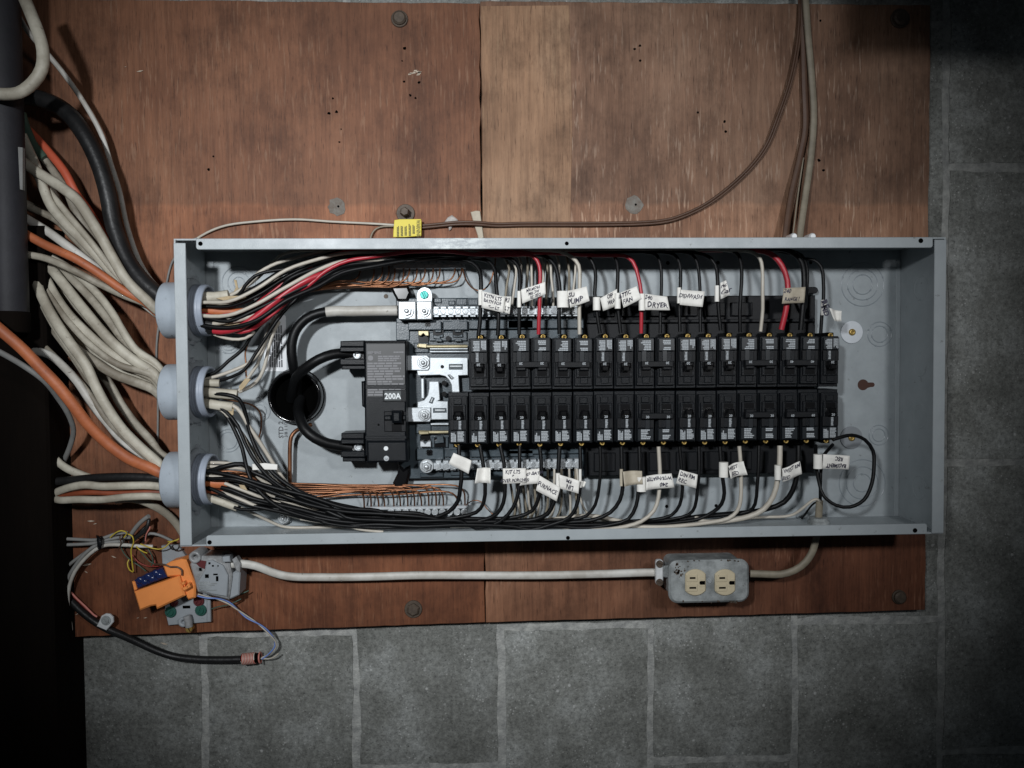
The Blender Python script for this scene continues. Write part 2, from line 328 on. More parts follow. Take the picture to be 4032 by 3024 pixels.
M = dict(
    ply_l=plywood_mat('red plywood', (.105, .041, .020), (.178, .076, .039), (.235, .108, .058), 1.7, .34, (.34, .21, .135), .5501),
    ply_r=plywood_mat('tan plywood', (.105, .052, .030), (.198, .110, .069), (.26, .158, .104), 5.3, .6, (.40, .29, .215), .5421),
    ply_tan=plywood_mat('yellow veneer', (.20, .110, .062), (.285, .166, .097), (.35, .222, .138), 9.1, .3, (.43, .30, .18), .0596),
    edge=mat('plywood edge', (.09, .05, .033), .8, var=.6, vscale=200, stretch=(1, 1, 1)),
    block=block_mat(),
    mortar=mat('mortar', (.43, .435, .41), .95, bump=1.0, bscale=260, var=.8, vscale=75, vcol=(.20, .205, .20)),
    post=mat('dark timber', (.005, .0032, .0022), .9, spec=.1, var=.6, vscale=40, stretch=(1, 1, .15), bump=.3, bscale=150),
    pipe=mat('grey pipe', (.032, .032, .038), .6, spec=.3, var=.5, vscale=20, bump=.1, bscale=300),
    paint=mat('grey enamel', (.365, .40, .415), .42, bump=.10, bscale=900, var=.35, vscale=30, vcol=(.24, .27, .285), rv=.12, dirt=90),
    paint_in=mat('grey enamel pan', (.335, .37, .385), .5, bump=.10, bscale=900, var=.5, vscale=26, vcol=(.22, .245, .26), rv=.12, dirt=75),
    groove=mat('stamped ring', (.23, .26, .28), .3, spec=.8),
    hole=mat('dark hole', (.0015, .0015, .0015), .9, spec=0),
    bush=mat('grey pvc', (.40, .45, .50), .45, bump=.08, bscale=500, var=.2, vscale=30, dirt=120),
    bush2=mat('grey pvc thread', (.33, .37, .44), .45, var=.3, vscale=50),
    bpl=mat('black plastic', (.0045, .0055, .007), .45, spec=.22, bump=.12, bscale=1400, var=.3, vscale=120, vcol=(.006, .006, .007)),
    bpl2=mat('black plastic face', (.0045, .006, .008), .40, spec=.24, bump=.15, bscale=1200, var=.3, vscale=90),
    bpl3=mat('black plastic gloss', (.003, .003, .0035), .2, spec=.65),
    plate=mat('breaker label plate', (.011, .014, .017), .32, var=.3, vscale=200),
    prnt=mat('pale print', (.38, .41, .43), .6),
    prnt2=mat('white print', (.72, .75, .76), .6),
    base=mat('slate plastic', (.055, .075, .088), .34, bump=.1, bscale=600, var=.5, vscale=35, vcol=(.02, .026, .032)),
    alu=mat('bus metal', (.58, .62, .645), .40, .5, bump=.04, bscale=500, var=.3, vscale=60, rv=.08),
    zinc=mat('zinc plate', (.56, .59, .605), .34, .45, bump=.05, bscale=500, var=.35, vscale=80, rv=.1),
    gold=mat('yellow zinc', (.46, .40, .25), .36, .5, var=.4, vscale=90),
    brass=mat('brass', (.50, .34, .10), .36, .6, var=.5, vscale=300),
    copper=mat('bare copper', (.36, .165, .085), .42, .75, var=.75, vscale=25, vcol=(.10, .04, .02), rv=.1),
    green=mat('green screw', (.02, .23, .2), .3, .4),
    blk=mat('black wire', (.0035, .0038, .0043), .45, spec=.24, bump=.06, bscale=500, var=.3, vscale=40),
    blk2=mat('black cable jacket', (.006, .006, .0065), .42, spec=.35, bump=.2, bscale=160, var=.4, vscale=30, vcol=(.03, .03, .03)),
    wht=mat('white wire', (.50, .465, .40), .45, var=.35, vscale=60, vcol=(.3, .26, .21)),
    red=mat('red wire', (.40, .022, .035), .38, var=.2, vscale=40),
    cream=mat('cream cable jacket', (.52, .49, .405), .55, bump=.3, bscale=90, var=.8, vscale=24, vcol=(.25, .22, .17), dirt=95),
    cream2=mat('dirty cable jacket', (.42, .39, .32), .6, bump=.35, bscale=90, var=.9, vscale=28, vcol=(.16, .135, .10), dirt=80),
    white=mat('white cable jacket', (.58, .57, .53), .5, bump=.3, bscale=90, var=.7, vscale=26, vcol=(.3, .275, .235), dirt=110),
    greyc=mat('grey cable jacket', (.24, .24, .23), .55, var=.4, vscale=40),
    orange=mat('orange cable jacket', (.50, .15, .055), .55, bump=.3, bscale=90, var=.75, vscale=26, vcol=(.28, .075, .03), dirt=110),
    redor=mat('red orange jacket', (.56, .105, .05), .5, var=.3, vscale=40),
    rust=mat('brown orange jacket', (.25, .06, .025), .45, var=.5, vscale=60),
    brown=mat('brown cable', (.10, .052, .032), .5, var=.4, vscale=60),
    tan=mat('tan cable', (.27, .235, .175), .55, var=.5, vscale=50),
    kraft=mat('kraft paper', (.46, .36, .22), .8, var=.4, vscale=150),
    paper=mat('white tape', (.80, .785, .74), .6, bump=.15, bscale=300, var=.25, vscale=90, vcol=(.48, .46, .41), dirt=130),
    paper2=mat('tan tape', (.46, .41, .32), .6, bump=.2, bscale=300, var=.4, vscale=120, vcol=(.28, .24, .18)),
    gloss=mat('gloss black', (.004, .004, .0045), .13, spec=.8),
    bright=mat('bright zinc', (.72, .74, .745), .35, .15, var=.3, vscale=150),
    stprint=mat('sticker print', (.11, .115, .125), .6),
    ink=mat('marker ink', (.02, .018, .04), .5),
    sticker=mat('white sticker', (.74, .76, .78), .5),
    yellow=mat('yellow tag', (.68, .56, .02), .5, var=.15, vscale=60),
    tagink=mat('tag print', (.10, .085, .01), .6),
    steel=mat('galvanized box', (.36, .385, .385), .5, .1, bump=.2, bscale=200, var=.8, vscale=55, vcol=(.12, .13, .13), rv=.1, dirt=120),
    ivory=mat('ivory outlet', (.56, .485, .335), .4, var=.15, vscale=60, dirt=140),
    rusty=mat('rusted steel', (.10, .075, .055), .6, .3, var=.6, vscale=200),
    orangep=mat('orange plastic', (.85, .29, .075), .5, var=.12, vscale=60, dirt=100),
    bluep=mat('blue gel block', (.012, .022, .085), .2),
    clear=mat('frosted grey plastic', (.34, .35, .355), .35, bump=.4, bscale=140, var=.55, vscale=110, vcol=(.12, .115, .11)),
    jack=mat('grey jack plastic', (.30, .325, .345), .5, var=.2, vscale=60, dirt=90),
    dgreen=mat('green terminal', (.018, .085, .065), .4), dred=mat('red terminal', (.10, .02, .022), .4),
    wyel=mat('yellow thin wire', (.52, .40, .04), .45), wgrn=mat('green thin wire', (.05, .09, .065), .5),
    wred=mat('red thin wire', (.26, .035, .025), .5), wblue=mat('blue thin wire', (.16, .25, .55), .45),
    wpink=mat('pink thin wire', (.55, .20, .16), .5),
    dust=mat('pale debris', (.45, .38, .30), .8),
    plug=mat('grey filler', (.21, .20, .18), .9, var=.8, vscale=120, vcol=(.12, .09, .07)),
    foam=mat('pale foam', (.5, .47, .44), .8, var=.5, vscale=200),
)

def scuffed(src, name, x0, x1):
    """copy of a paint with pale rubbed streaks between two local x positions"""
    m = src.copy(); m.name = name; nt = m.node_tree; N = nt.nodes; L = nt.links; b = N['Principled BSDF']
    tc = N.new('ShaderNodeTexCoord'); sx = N.new('ShaderNodeSeparateXYZ'); L.new(tc.outputs['Object'], sx.inputs[0])
    def mr(a, b_):
        q = N.new('ShaderNodeMapRange'); q.inputs[1].default_value = a; q.inputs[2].default_value = b_; L.new(sx.outputs['X'], q.inputs[0]); return q.outputs[0]
    mp = N.new('ShaderNodeMapping'); mp.inputs['Scale'].default_value = (.5, 1, 1.3); L.new(tc.outputs['Object'], mp.inputs[0])
    n = N.new('ShaderNodeTexNoise'); n.inputs['Scale'].default_value = 160; n.inputs['Detail'].default_value = 7; n.inputs['Roughness'].default_value = .72; L.new(mp.outputs[0], n.inputs['Vector'])
    r = N.new('ShaderNodeMapRange'); r.inputs[1].default_value = .44; r.inputs[2].default_value = .58; L.new(n.outputs['Fac'], r.inputs[0])
    def mul(a, c):
        q = N.new('ShaderNodeMath'); q.operation = 'MULTIPLY'; L.new(a, q.inputs[0])
        if isinstance(c, float): q.inputs[1].default_value = c
        else: L.new(c, q.inputs[1])
        return q.outputs[0]
    f = mul(mul(mul(r.outputs[0], mr(x0, x0 + .03)), mr(x1, x1 - .04)), .85)
    x = N.new('ShaderNodeMix'); x.data_type = 'RGBA'; x.inputs[7].default_value = (.62, .67, .66, 1); L.new(f, x.inputs[0])
    L.new(b.inputs['Base Color'].links[0].from_socket, x.inputs[6]); L.new(x.outputs[2], b.inputs['Base Color'])
    return m
# ================================================================== SETTING: block wall
wall = thing('block_wall', 'grey concrete block wall with pale mortar joints behind the plywood', 'wall', (0, 0.021, 0)); wall['kind'] = 'structure'
mb = MB(); mb.box(-.95, 1.05, -.80, .75, -.12, -.0234); mb.build('mortar', M['mortar'], wall)
def block(x0, x1, z0, z1, rng):
    """one block: rounded worn face with slightly wandering edges"""
    mb = MB(); nx, nz = 17, 33; g = .0052
    def walk(n):
        a = 0; o = []
        for _ in range(n): a = a * .75 + rng.uniform(-.0011, .0011); o.append(a + rng.uniform(-.0006, .0006))
        return o
    wx = (walk(nz), walk(nz)); wz = (walk(nx), walk(nx))
    vs = []
    for k in range(nz):
        for i in range(nx):
            u, v = i / (nx - 1), k / (nz - 1)
            x = x0 + g + (x1 - x0 - 2 * g) * u; z = z0 + g + (z1 - z0 - 2 * g) * v
            ed = i in (0, nx - 1) or k in (0, nz - 1)
            d = -.0215 + rng.uniform(-.0003, .0003)
            if ed:
                d -= rng.uniform(.0004, .0014)
                if i in (0, nx - 1): x += wx[i > 0][k]
                if k in (0, nz - 1): z += wz[k > 0][i]
            vs.append((x, -d, z))
    fs = [(k * nx + i, k * nx + i + 1, (k + 1) * nx + i + 1, (k + 1) * nx + i) for k in range(nz - 1) for i in range(nx - 1)]
    rim = [i for i in range(nx)] + [k * nx + nx - 1 for k in range(1, nz)] + [(nz - 1) * nx + i for i in range(nx - 2, -1, -1)] + [k * nx for k in range(nz - 2, 0, -1)]
    mb.add(vs, fs, True); m_ = len(rim)
    mb.add([vs[i] for i in rim] + [(vs[i][0], .06, vs[i][2]) for i in rim], [((q + 1) % m_, q, m_ + q, m_ + (q + 1) % m_) for q in range(m_)]); return mb.build('concrete_block', M['block'], wall)
rng = random.Random(3)
cols = [-.7677, -.5677, -.3697, -.1717, .0214, .2217, .4193, .6215, .8215, 1.02]
for i in range(len(cols) - 1):
    x0, x1 = cols[i], cols[i + 1]
    base = -.5437 if i % 2 else -.3568
    zz = base - 2 * .3985
    while zz < .62:
        z1 = zz + .3985
        inside = x1 < .6 and x0 > -.7 and zz > -.33 and z1 < .44
        if z1 > -.68 and not inside : block(x0, x1, zz, z1, rng)
        zz = z1

# ------------------------------------------------------------------ plywood backing
def sheet(x0, x1, z0, z1, m, lab, rng, ragged, dz):
    t = thing('plywood_sheet', lab, 'plywood', (x0, .019, z0), 'plywood sheets behind the panel')
    poly = []; n = 40
    for k in range(n + 1): poly.append((x0 + (x1 - x0) * k / n, z0 + dz * k / n + rng.uniform(-.0004, .0004)))
    for k in range(1, n + 1): poly.append((x1 + rng.uniform(-.0007, .0007) * (1 if ragged != 'r' else 1.6), z0 + dz + (z1 - z0 - dz) * k / n))
    for k in range(1, n + 1): poly.append((x1 - (x1 - x0) * k / n, z1 + rng.uniform(-.0007, .0007)))
    for k in range(1, n): poly.append((x0 + rng.uniform(-.0007, .0007) * (1 if ragged != 'l' else 1.6), z1 - (z1 - z0) * k / n))
    mb = MB(); mb.prism(poly, -.0195, -.002, .0006); mb.build('panel', m, t); return t
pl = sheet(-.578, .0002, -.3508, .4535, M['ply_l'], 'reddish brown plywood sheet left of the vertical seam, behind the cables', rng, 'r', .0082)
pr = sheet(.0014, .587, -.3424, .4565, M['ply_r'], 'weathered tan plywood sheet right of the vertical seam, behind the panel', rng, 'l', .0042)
mb = MB(); mb.prism([(.0018, .15), (.0024, .30), (.0020, .45), (.115, .452), (.118, .30), (.114, .142)], -.0021, -.0016, .0004); mb.build('veneer_strip', M['ply_tan'], pr)
for s, pts in ((pl, [('R', 355, 350), ('R', 338, 443), ('R', 353, 592), ('R', 462, 598), ('R', 397, 692), ('R', 436, 712), ('A', 1845, 1350), ('A', 1803, 1465)] + [('D', 719, 213), ('D', 727, 242), ('D', 710, 245), ('D', 737, 279), ('D', 733, 307)]),
               (pr, [('S', 228, 685), ('S', 390, 740), ('S', 398, 800), ('S', 965, 975), ('S', 992, 1035), ('S', 975, 125), ('D', 1382, 99), ('D', 1371, 106), ('D', 1383, 131)])):
    for c, x, y in pts:
        mb = MB(); X, Z = PX(c, x, y, -.002); r = rng.uniform(.001, .0023)
        mb.prism([(X + r * math.cos(a) * rng.uniform(.6, 1.3), Z + r * math.sin(a) * rng.uniform(.6, 1.2)) for a in [k * math.pi / 3.5 for k in range(7)]], -.0021, -.0017)
        mb.build('gouge', M['hole'], s)
mb = MB()
for k in range(9):
    X, Z = PX('R', rng.uniform(370, 455), rng.uniform(520, 550), -.002); mb.prism([(X, Z), (X + .004, Z + .0006), (X + .005, Z + .0022), (X + .001, Z + .002)], -.0021, -.0016)
mb.build('splinter', M['dust'], pl)

def bolt(c, x, y, r, lab, m='rusty', washer=1.7, d=-.002, h=.007, hexn=6):
    X, Z = PX(c, x, y, d); t = thing('bolt', lab, 'bolt', (X, -d, Z), 'bolts holding the plywood')
    if washer: mb = MB(); mb.disc(X, Z, d, d + .0025, r * washer, 20, .0006); mb.build('washer', M[m], t)
    mb = MB(); mb.lathe([(r, d + (.0024 if washer else 0)), (r, d + h * .75), (r * .75, d + h)], (X, 0, Z), 'd', hexn, False, .4); mb.build('head', M[m], t)
bolt('R', 320, 140, .0085, 'dark round bolt head near the top edge of plywood', washer=1.25, hexn=16)
bolt('D', 893, 1315, .0085, 'rusted bolt on lower plywood strip below the panel', washer=1.35)
bolt('N', 580, 225, .0062, 'rusty bolt clamping the yellow tag above the panel', washer=1.9, h=.016)
bolt('D', 1941, 1289, .008, 'dark bolt head in lower right corner of plywood', washer=1.2, hexn=14)
bolt('S', 1455, 115, .010, 'dark bolt head in shadowed upper right of plywood', washer=1.25, hexn=14)
def scar(c, x, y, lab):
    X, Z = PX(c, x, y, -.002); mb = MB()
    mb.prism([(X + .012 * math.cos(a) * rng.uniform(.8, 1.1), Z + .012 * math.sin(a) * rng.uniform(.8, 1.1)) for a in [k * math.pi / 8 for k in range(16)]], -.0022, -.0013, .0004)
    o = tag(mb.build('screw_plug', M['plug'], None), lab, 'screw plug', 'plugged screw heads in plywood')
    mb = MB(); mb.disc(X + .0018, Z + .0005, -.0014, -.0011, .0015, 10); mb.build('screw_pit', M['hole'], o)
scar('D', 728, 447, 'grey plugged screw in plywood, left of the yellow tag')
scar('D', 1370, 443, 'grey plugged screw in plywood, right of the seam')
# ------------------------------------------------------------------ unseen beam added above the frame to shade the top right
mb = MB(); mb.box(.10, 1.3, .452, .68, .26, .34, .004); mb.box(.50, 1.3, .385, .4515, .27, .33, .02); o = mb.build('added_shade_beam', M['post'], None, 'structure')
# ------------------------------------------------------------------ post, pipe
t = thing('timber_post', 'nearly black timber post along the left edge of the picture', 'post', (-.68, .021, -.9))
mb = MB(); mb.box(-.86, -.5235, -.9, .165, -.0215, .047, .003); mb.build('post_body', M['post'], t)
X, _ = PX('A', 25, 500, .075)
t = thing('conduit_pipe', 'dark grey vertical pipe in the upper left corner', 'pipe', (X, -.075, .0))
z1 = PX('B', 0, 1185, .075)[1]
mb = MB(); mb.lathe([(.0195, z1), (.0195, .62)], (X, -.075, 0), 'z', 32); mb.build('tube', M['pipe'], t)
mb = MB(); mb.lathe([(.0195, z1 - .004), (.0205, z1 - .002), (.0205, z1 + .018), (.0196, z1 + .02)], (X, -.075, 0), 'z', 32); mb.build('end_collar', M['post'], t)
mb = MB(); q = PL('A', [(155, 1270), (195, 1275), (195, 1640), (172, 1635)], .0845); mb.prism(q, .080, .0845); mb.build('tape_strip', M['greyc'], t)

# ================================================================== THE PANEL BOX
X0, X1, Z0, Z1, T = -.3501, .5495, -.2124, .1407, .098
WT = .0018
panel = thing('electrical_panel', 'grey enamelled steel panel box lying open on the plywood', 'electrical panel', (X0, 0, Z0))
holes = []
mb = MB(); mb.box(X0 + WT, X1 - WT, Z0 + WT, Z1 - WT, -.0015, .0012); mb.build('back_plate', M['paint_in'], panel)
fz = [PX('B', 1430, 1025, .049)[1], PX('C', 1430, 70, .049)[1], PX('C', 1430, 827, .049)[1]]
mb = MB()                              # left end wall with three round openings
for xw, fl in ((X0, False), (X0 + WT, True)):
    def rect(d0, d1, za, zb):
        f = (0, 1, 2, 3) if fl else (3, 2, 1, 0); mb.add([(xw, -d0, za), (xw, -d1, za), (xw, -d1, zb), (xw, -d0, zb)], [f])
    cuts = sorted(fz); e = .036; d0, d1 = -.0017, T - .0012; zp = Z0
    for zc in cuts:
        rect(d0, d1, zp, zc - e); rect(d0, .049 - e, zc - e, zc + e); rect(.049 + e, d1, zc - e, zc + e); zp = zc + e
        n = 40; vi, vo = [], []
        for k in range(n):
            a = 2 * math.pi * k / n; c_, s_ = math.cos(a), math.sin(a); q = e / max(abs(c_), abs(s_))
            vi.append((xw, -(.049 + .0295 * c_), zc + .0295 * s_)); vo.append((xw, -(.049 + q * c_), zc + q * s_))
        mb.add(vi + vo, [((k + 1) % n, k, n + k, n + (k + 1) % n)[::1 if fl else -1] for k in range(n)])
    rect(d0, d1, zp, Z1)
mb.box(X0, X0 + WT, Z0, Z1, T - .0012, T - .0010); mb.build('end_wall', M['paint'], panel)
for nm, a in (('side_wall', (X0 + .0001, X1, Z1 - WT, Z1)), ('side_wall', (X0 + .0001, X1, Z0, Z0 + WT)), ('end_wall', (X1 - WT, X1, Z0 + WT, Z1 - WT))):
    mb = MB(); mb.box(*a, -.0017, T - .0012); mb.build(nm, M['paint'], panel)
def rrect(x0, x1, z0, z1, r, corners=(1, 1, 1, 1), n=4):
    out = []
    for k, (cx, cz, a) in enumerate(((x1 - r, z1 - r, 0), (x0 + r, z1 - r, 90), (x0 + r, z0 + r, 180), (x1 - r, z0 + r, 270))):
        if corners[k]:
            for i in range(n + 1):
                t_ = math.radians(a + 90 * i / n); out.append((cx + r * math.cos(t_), cz + r * math.sin(t_)))
        else: out.append((x1 if k in (0, 3) else x0, z1 if k in (0, 1) else z0))
    return out
lw = .0125
xa = PX('F', 365, 160, T)[0]; xb = PX('T', 560, 60, T)[0]
xc = PX('Q', 985, 150, T)[0]; xd = PX('T', 533, 1405, T)[0]
def lip(poly, m=None): mb = MB(); mb.prism(poly, T - .0012, T + .0006, .0006); mb.build('flange', m or M['paint'], panel)
x_a, x_b = PX('N', 760, 650, T)[0] - X0, PX('N', 1990, 650, T)[0] - X0
lip(rrect(xa, xb, Z1 - lw, Z1, .003, (0, 0, 1, 1)), scuffed(M['paint'], 'rubbed enamel', x_a, x_b))
lip(rrect(xc, xd, Z0, Z0 + lw, .003, (1, 1, 0, 0)))
lip(rrect(X0, X0 + lw * 1.08, Z0 + .0012, Z1 - .005, .0008)); lip(rrect(X1 - lw * 1.15, X1, Z0 + .0008, Z1 - .003, .0008))
for c, x, y, r in (('F', 415, 165, .0021), ('J', 640, 163, .0019), ('T', 503, 57, .0024), ('Q', 1025, 163, .0021), ('X', 826, 657, .0019), ('T', 476, 1408, .0023)):
    X, Z = PX(c, x, y, T); mb = MB(); mb.lathe([(r * 1.25, T + .0004), (r * 1.2, T + .0009), (r, T + .0008)], (X, 0, Z), 'd', 14, False); mb.build('screw_hole', M['hole'], panel)
# flange tabs of the end walls on the back plate
xl = PX('F', 575, 900, 0)[0]; zt = PX('F', 500, 345, 0)[1]
mb = MB(); mb.prism([(X0 + WT, Z0 + WT), (xl, Z0 + WT), (xl, zt), (X0 + WT, zt)], .0012, .0024, .0005); mb.build('weld_flange', M['paint'], panel)
xr = PX('T', 383, 600, 0)[0]; zt = PX('T', 383, 150, 0)[1]
mb = MB(); mb.prism([(X1 - WT, Z0 + WT), (xr, Z0 + WT), (xr, zt), (X1 - WT, zt)], .0012, .0024, .0005); mb.build('weld_flange', M['paint'], panel)
# knockouts stamped into the pan
def knock(c, x, y, radii, tabs=True):
    X, Z = PX(c, x, y, .001); s = CR[c][2]; mb = MB()
    for i, r in enumerate(radii):
        mb.ring(X, Z, .0010, .0008, r / s * .000328, .0008, 36)
        if tabs:
            for a in (20, 160, 250):
                a = math.radians(a + i * 37); R_ = r / s * .000328; mb.disc(X + R_ * math.cos(a), Z + R_ * math.sin(a), .001, .0021, .0012, 8, .0004)
    mb.build('knockout', M['groove'], panel)
knock('L', 1925, 610, (238, 170, 108)); knock('L', 2110, 1150, (135, 90)); knock('M', 1920, 1110, (260, 180, 100)); knock('M', 2100, 590, (110, 70), False)
knock('F', 830, 590, (175, 115, 60)); knock('F', 720, 1240, (118, 85, 50)); knock('G', 720, 650, (122, 90), False); knock('G', 1060, 330, (110, 70), False)
mb = MB(); KW = []
for z in (.085, -.01, -.075, -.165):
    vs = [(X1 - WT - h, -(.049 + math.cos(a) * r), z + math.sin(a) * r) for (r, h) in ((.0155, 0), (.0147, .0007), (.0139, 0)) for a in [k * math.pi / 14 for k in range(28)]]
    mb.add(vs, [(b_ * 28 + k, b_ * 28 + (k + 1) % 28, (b_ + 1) * 28 + (k + 1) % 28, (b_ + 1) * 28 + k) for b_ in (0, 1) for k in range(28)], True)
    KW.append(mb); mb = MB()
    vs = [(X0 + WT + h, v[1], v[2] + .012) for v, h in zip(vs, [0] * 28 + [.0007] * 28 + [0] * 28)]
    mb.add(vs, [(b_ * 28 + k, b_ * 28 + (k + 1) % 28, (b_ + 1) * 28 + (k + 1) % 28, (b_ + 1) * 28 + k) for b_ in (0, 1) for k in range(28)], True)
    KW.append(mb); mb = MB()
for mb in KW: mb.build('knockout', M['paint'], panel)
# keyhole, small holes in the pan
X, Z = PX('M', 1930, 42, .0012); mb = MB(); k_ = []
k_ = [(X + .0072 * math.cos(math.radians(a)), Z + .0072 * math.sin(math.radians(a))) for a in range(25, 336, 15)] + [(X + .011, Z - .0030)] + [(X + .0125 + .003 * math.cos(math.radians(a)), Z + .003 * math.sin(math.radians(a))) for a in range(-80, 81, 20)] + [(X + .011, Z + .0030)]
mb.prism(k_, .0011, .0014); mb.build('keyhole', mat('hole showing wood', (.06, .024, .016), .8), panel)
for c, x, y, r in (('J', 1740, 375, .0022), ('L', 350, 372, .0022), ('L', 1360, 370, .002), ('K', 1728, 1365, .002), ('M', 330, 1358, .002), ('H', 608, 738, .0026)):
    X, Z = PX(c, x, y, .001); mb = MB(); mb.lathe([(r * 1.2, .001), (r, .0015)], (X, 0, Z), 'd', 12, False); mb.build('mounting_hole', M['rusty'] if c == 'H' else M['hole'], panel)
# sticker and stamped lettering
q = PL('F', [(1195, 940), (1342, 940), (1352, 1552), (1132, 1552)], .0014); xs = [p[0] for p in q]; zs = [p[1] for p in q]
mb = MB(); mb.prism(rrect(max(q[0][0], q[3][0]) - .011, q[2][0], q[2][1], q[0][1], .003), .0012, .0015); st = mb.build('wiring_sticker', M['sticker'], panel)
mb = MB(); print_lines(mb, q[3][0] + .004, q[2][0] - .004, q[2][1] + .005, q[0][1] - .004, .0018, 6, random.Random(5), .35, .15, True); mb.build('print', M['stprint'], st)
mb = MB(); X, Z = PX('G', 1292, 530, .0016); text(mb, 'STD 2', X, Z, .0017, .0085, math.pi / 2, .012)
X, Z = PX('G', 1345, 530, .0016); text(mb, '3/8 1 1/2', X, Z, .0017, .0055, math.pi / 2, .012)
X, Z = PX('G', 1120, 140, .0016); text(mb, '.03 GRC', X, Z, .0017, .0075, math.radians(215), .012)
mb.build('stamped_lettering', mat('stamp ink', (.05, .05, .055), .7), panel)

# ------------------------------------------------------------------ conduit fittings through the left wall
def fitting(zc, lab, k):
    t = thing('conduit_fitting', lab, 'conduit fitting', (X0, -.049, zc), 'plastic conduit fittings in the left wall')
    mb = MB(); mb.lathe([(.0295, -.0285), (.0325, -.0295), (.0338, -.028), (.0338, -.0005)], (X0, -.049, zc), 'x', 40, True, 0.0, False); mb.lathe([(.0295, -.0005), (.0295, -.0285)], (X0, -.049, zc), 'x', 40, True, 0.0, False); mb.build('outer_collar', M['bush'], t)
    mb = MB(); pr_ = [(.0302, .0018)]
    for i in range(5): pr_ += [(.0302, .006 + i * .0028), (.0312, .0072 + i * .0028), (.0302, .0084 + i * .0028)]
    mb.lathe(pr_ + [(.0308, .0205), (.0300, .0225), (.0278, .0225), (.0272, .020), (.0272, -.029)], (X0, -.049, zc), 'x', 40, True, 0.0, False); mb.build('threaded_sleeve', M['bush2'], t)
    mb = MB(); mb.lathe([(.0312, .0018), (.0385, .0019), (.0388, .0035), (.0375, .0062), (.0312, .0062)], (X0, -.049, zc), 'x', 40, True, 0.0, False)
    for i in range(8):
        a = i * math.pi / 4 + k; c_, s_ = math.cos(a), math.sin(a)
        vs = []
        for h in (.0019, .006):
            for (r, w) in ((.037, -.004), (.0425, -.0028), (.0425, .0028), (.037, .004)):
                vs.append((X0 + h, -.049 + s_ * r + c_ * w, zc + c_ * r - s_ * w))
        mb.add(vs, [(3, 2, 1, 0), (4, 5, 6, 7), (0, 1, 5, 4), (1, 2, 6, 5), (2, 3, 7, 6), (3, 0, 4, 7)])
    mb.build('locknut', M['jack'], t)
fitting(fz[0], 'grey plastic conduit fitting with the black and orange cables, topmost', .2)
fitting(fz[1], 'grey plastic conduit fitting in the middle, fed only by cream cables', .5)
fitting(fz[2], 'grey plastic conduit fitting at bottom, fed by the big orange cable', .1)
# ================================================================== BUS ASSEMBLY
def hexbolt(mb, X, Z, d, r, h):
    mb.lathe([(r, d), (r, d + h * .35), (r * .93, d + h * .4)], (X, 0, Z), 'd', 22, False)
    mb.lathe([(r * .72, d + h * .4), (r * .72, d + h * .85), (r * .62, d + h)], (X, 0, Z), 'd', 6, False, .35)
    mb.lathe([(r * .36, d + h), (r * .34, d + h * 1.35), (r * .1, d + h * 1.4)], (X, 0, Z), 'd', 14, True)
def slotscrew(mb, X, Z, d, r, h, a):
    """round head with a straight slot cut through it"""
    c, s = math.cos(a), math.sin(a); g = r * .16
    for sg in (1, -1):
        pts = []
        for k in range(9):
            t_ = math.acos(g / r) * (2 * k / 8 - 1); pts.append((r * math.cos(t_) * sg, r * math.sin(t_) * sg))
        mb.prism([(X + x * c - y * s, Z + x * s + y * c) for x, y in pts], d, d + h, r * .12)
    mb.disc(X, Z, d, d + h * .45, r * .96, 14)
bus = thing('bus_assembly', 'slate plastic bus carrier with bright metal bars under the breakers', 'bus bar', PP('I', 1050, 300, .0012))
def bus_part(name, polys, m):
    for c, pts, d0, d1, ch in polys: mb = MB(); mb.prism(PL(c, pts, d1), d0, d1, ch); o = mb.build(name, M[m], bus)
    return o
XE = PX('J', 820, 800, .02)[0]
zt, zb = PX('H', 1400, 752, .02)[1], PX('I', 1500, 1060, .02)[1]
xl = PX('H', 715, 900, .02)[0]
mb = MB(); mb.box(xl, XE, zb, zt, .0035, .018, .0012)
# moulded ribs and pockets of the slate carrier
for c, x0, x1, y0, y1, d in (('H', 850, 1210, 1010, 1105, .026), ('H', 1230, 1495, 1005, 1105, .026), ('H', 1510, 2212, 990, 1095, .026), ('J', 0, 825, 990, 1090, .026),
                             ('H', 1130, 1210, 758, 810, .021), ('H', 1290, 1360, 785, 835, .021), ('H', 1370, 1490, 760, 835, .021), ('H', 1500, 1610, 770, 835, .021),
                             ('H', 1080, 1490, 1125, 1225, .0225), ('I', 945, 1235, 735, 860, .024), ('I', 1245, 1500, 745, 830, .024), ('I', 1530, 2212, 745, 830, .024), ('K', 0, 820, 742, 800, .024),
                             ('I', 980, 1230, 1000, 1050, .022), ('I', 1310, 1500, 975, 1030, .022), ('I', 1560, 2100, 985, 1045, .022), ('U', 330, 620, 330, -60, .0205),
                             ('U', 720, 1040, 600, 380, .0215), ('Y', 350, 580, 900, 740, .0215), ('Y', 590, 850, 1120, 950, .0215)):
    a = PX(c, x0, max(y0, y1), d); b = PX(c, x1, min(y0, y1), d); mb.box(a[0], b[0], a[1], b[1], .0175, d, .0009)
for c, x, y, r in (('H', 1160, 1045, .005), ('H', 1365, 1045, .006), ('H', 780, 1075, .0035), ('H', 1170, 780, .003), ('H', 1440, 830, .003), ('H', 1720, 1125, .003), ('H', 1930, 1125, .003)):
    d = .0262 if y > 1000 and x > 1000 and y < 1100 else .0185; X, Z = PX(c, x, y, d); mb.disc(X, Z, d - .001, d + .0004, r, 16)
mb.build('slate_carrier', M['base'], bus)
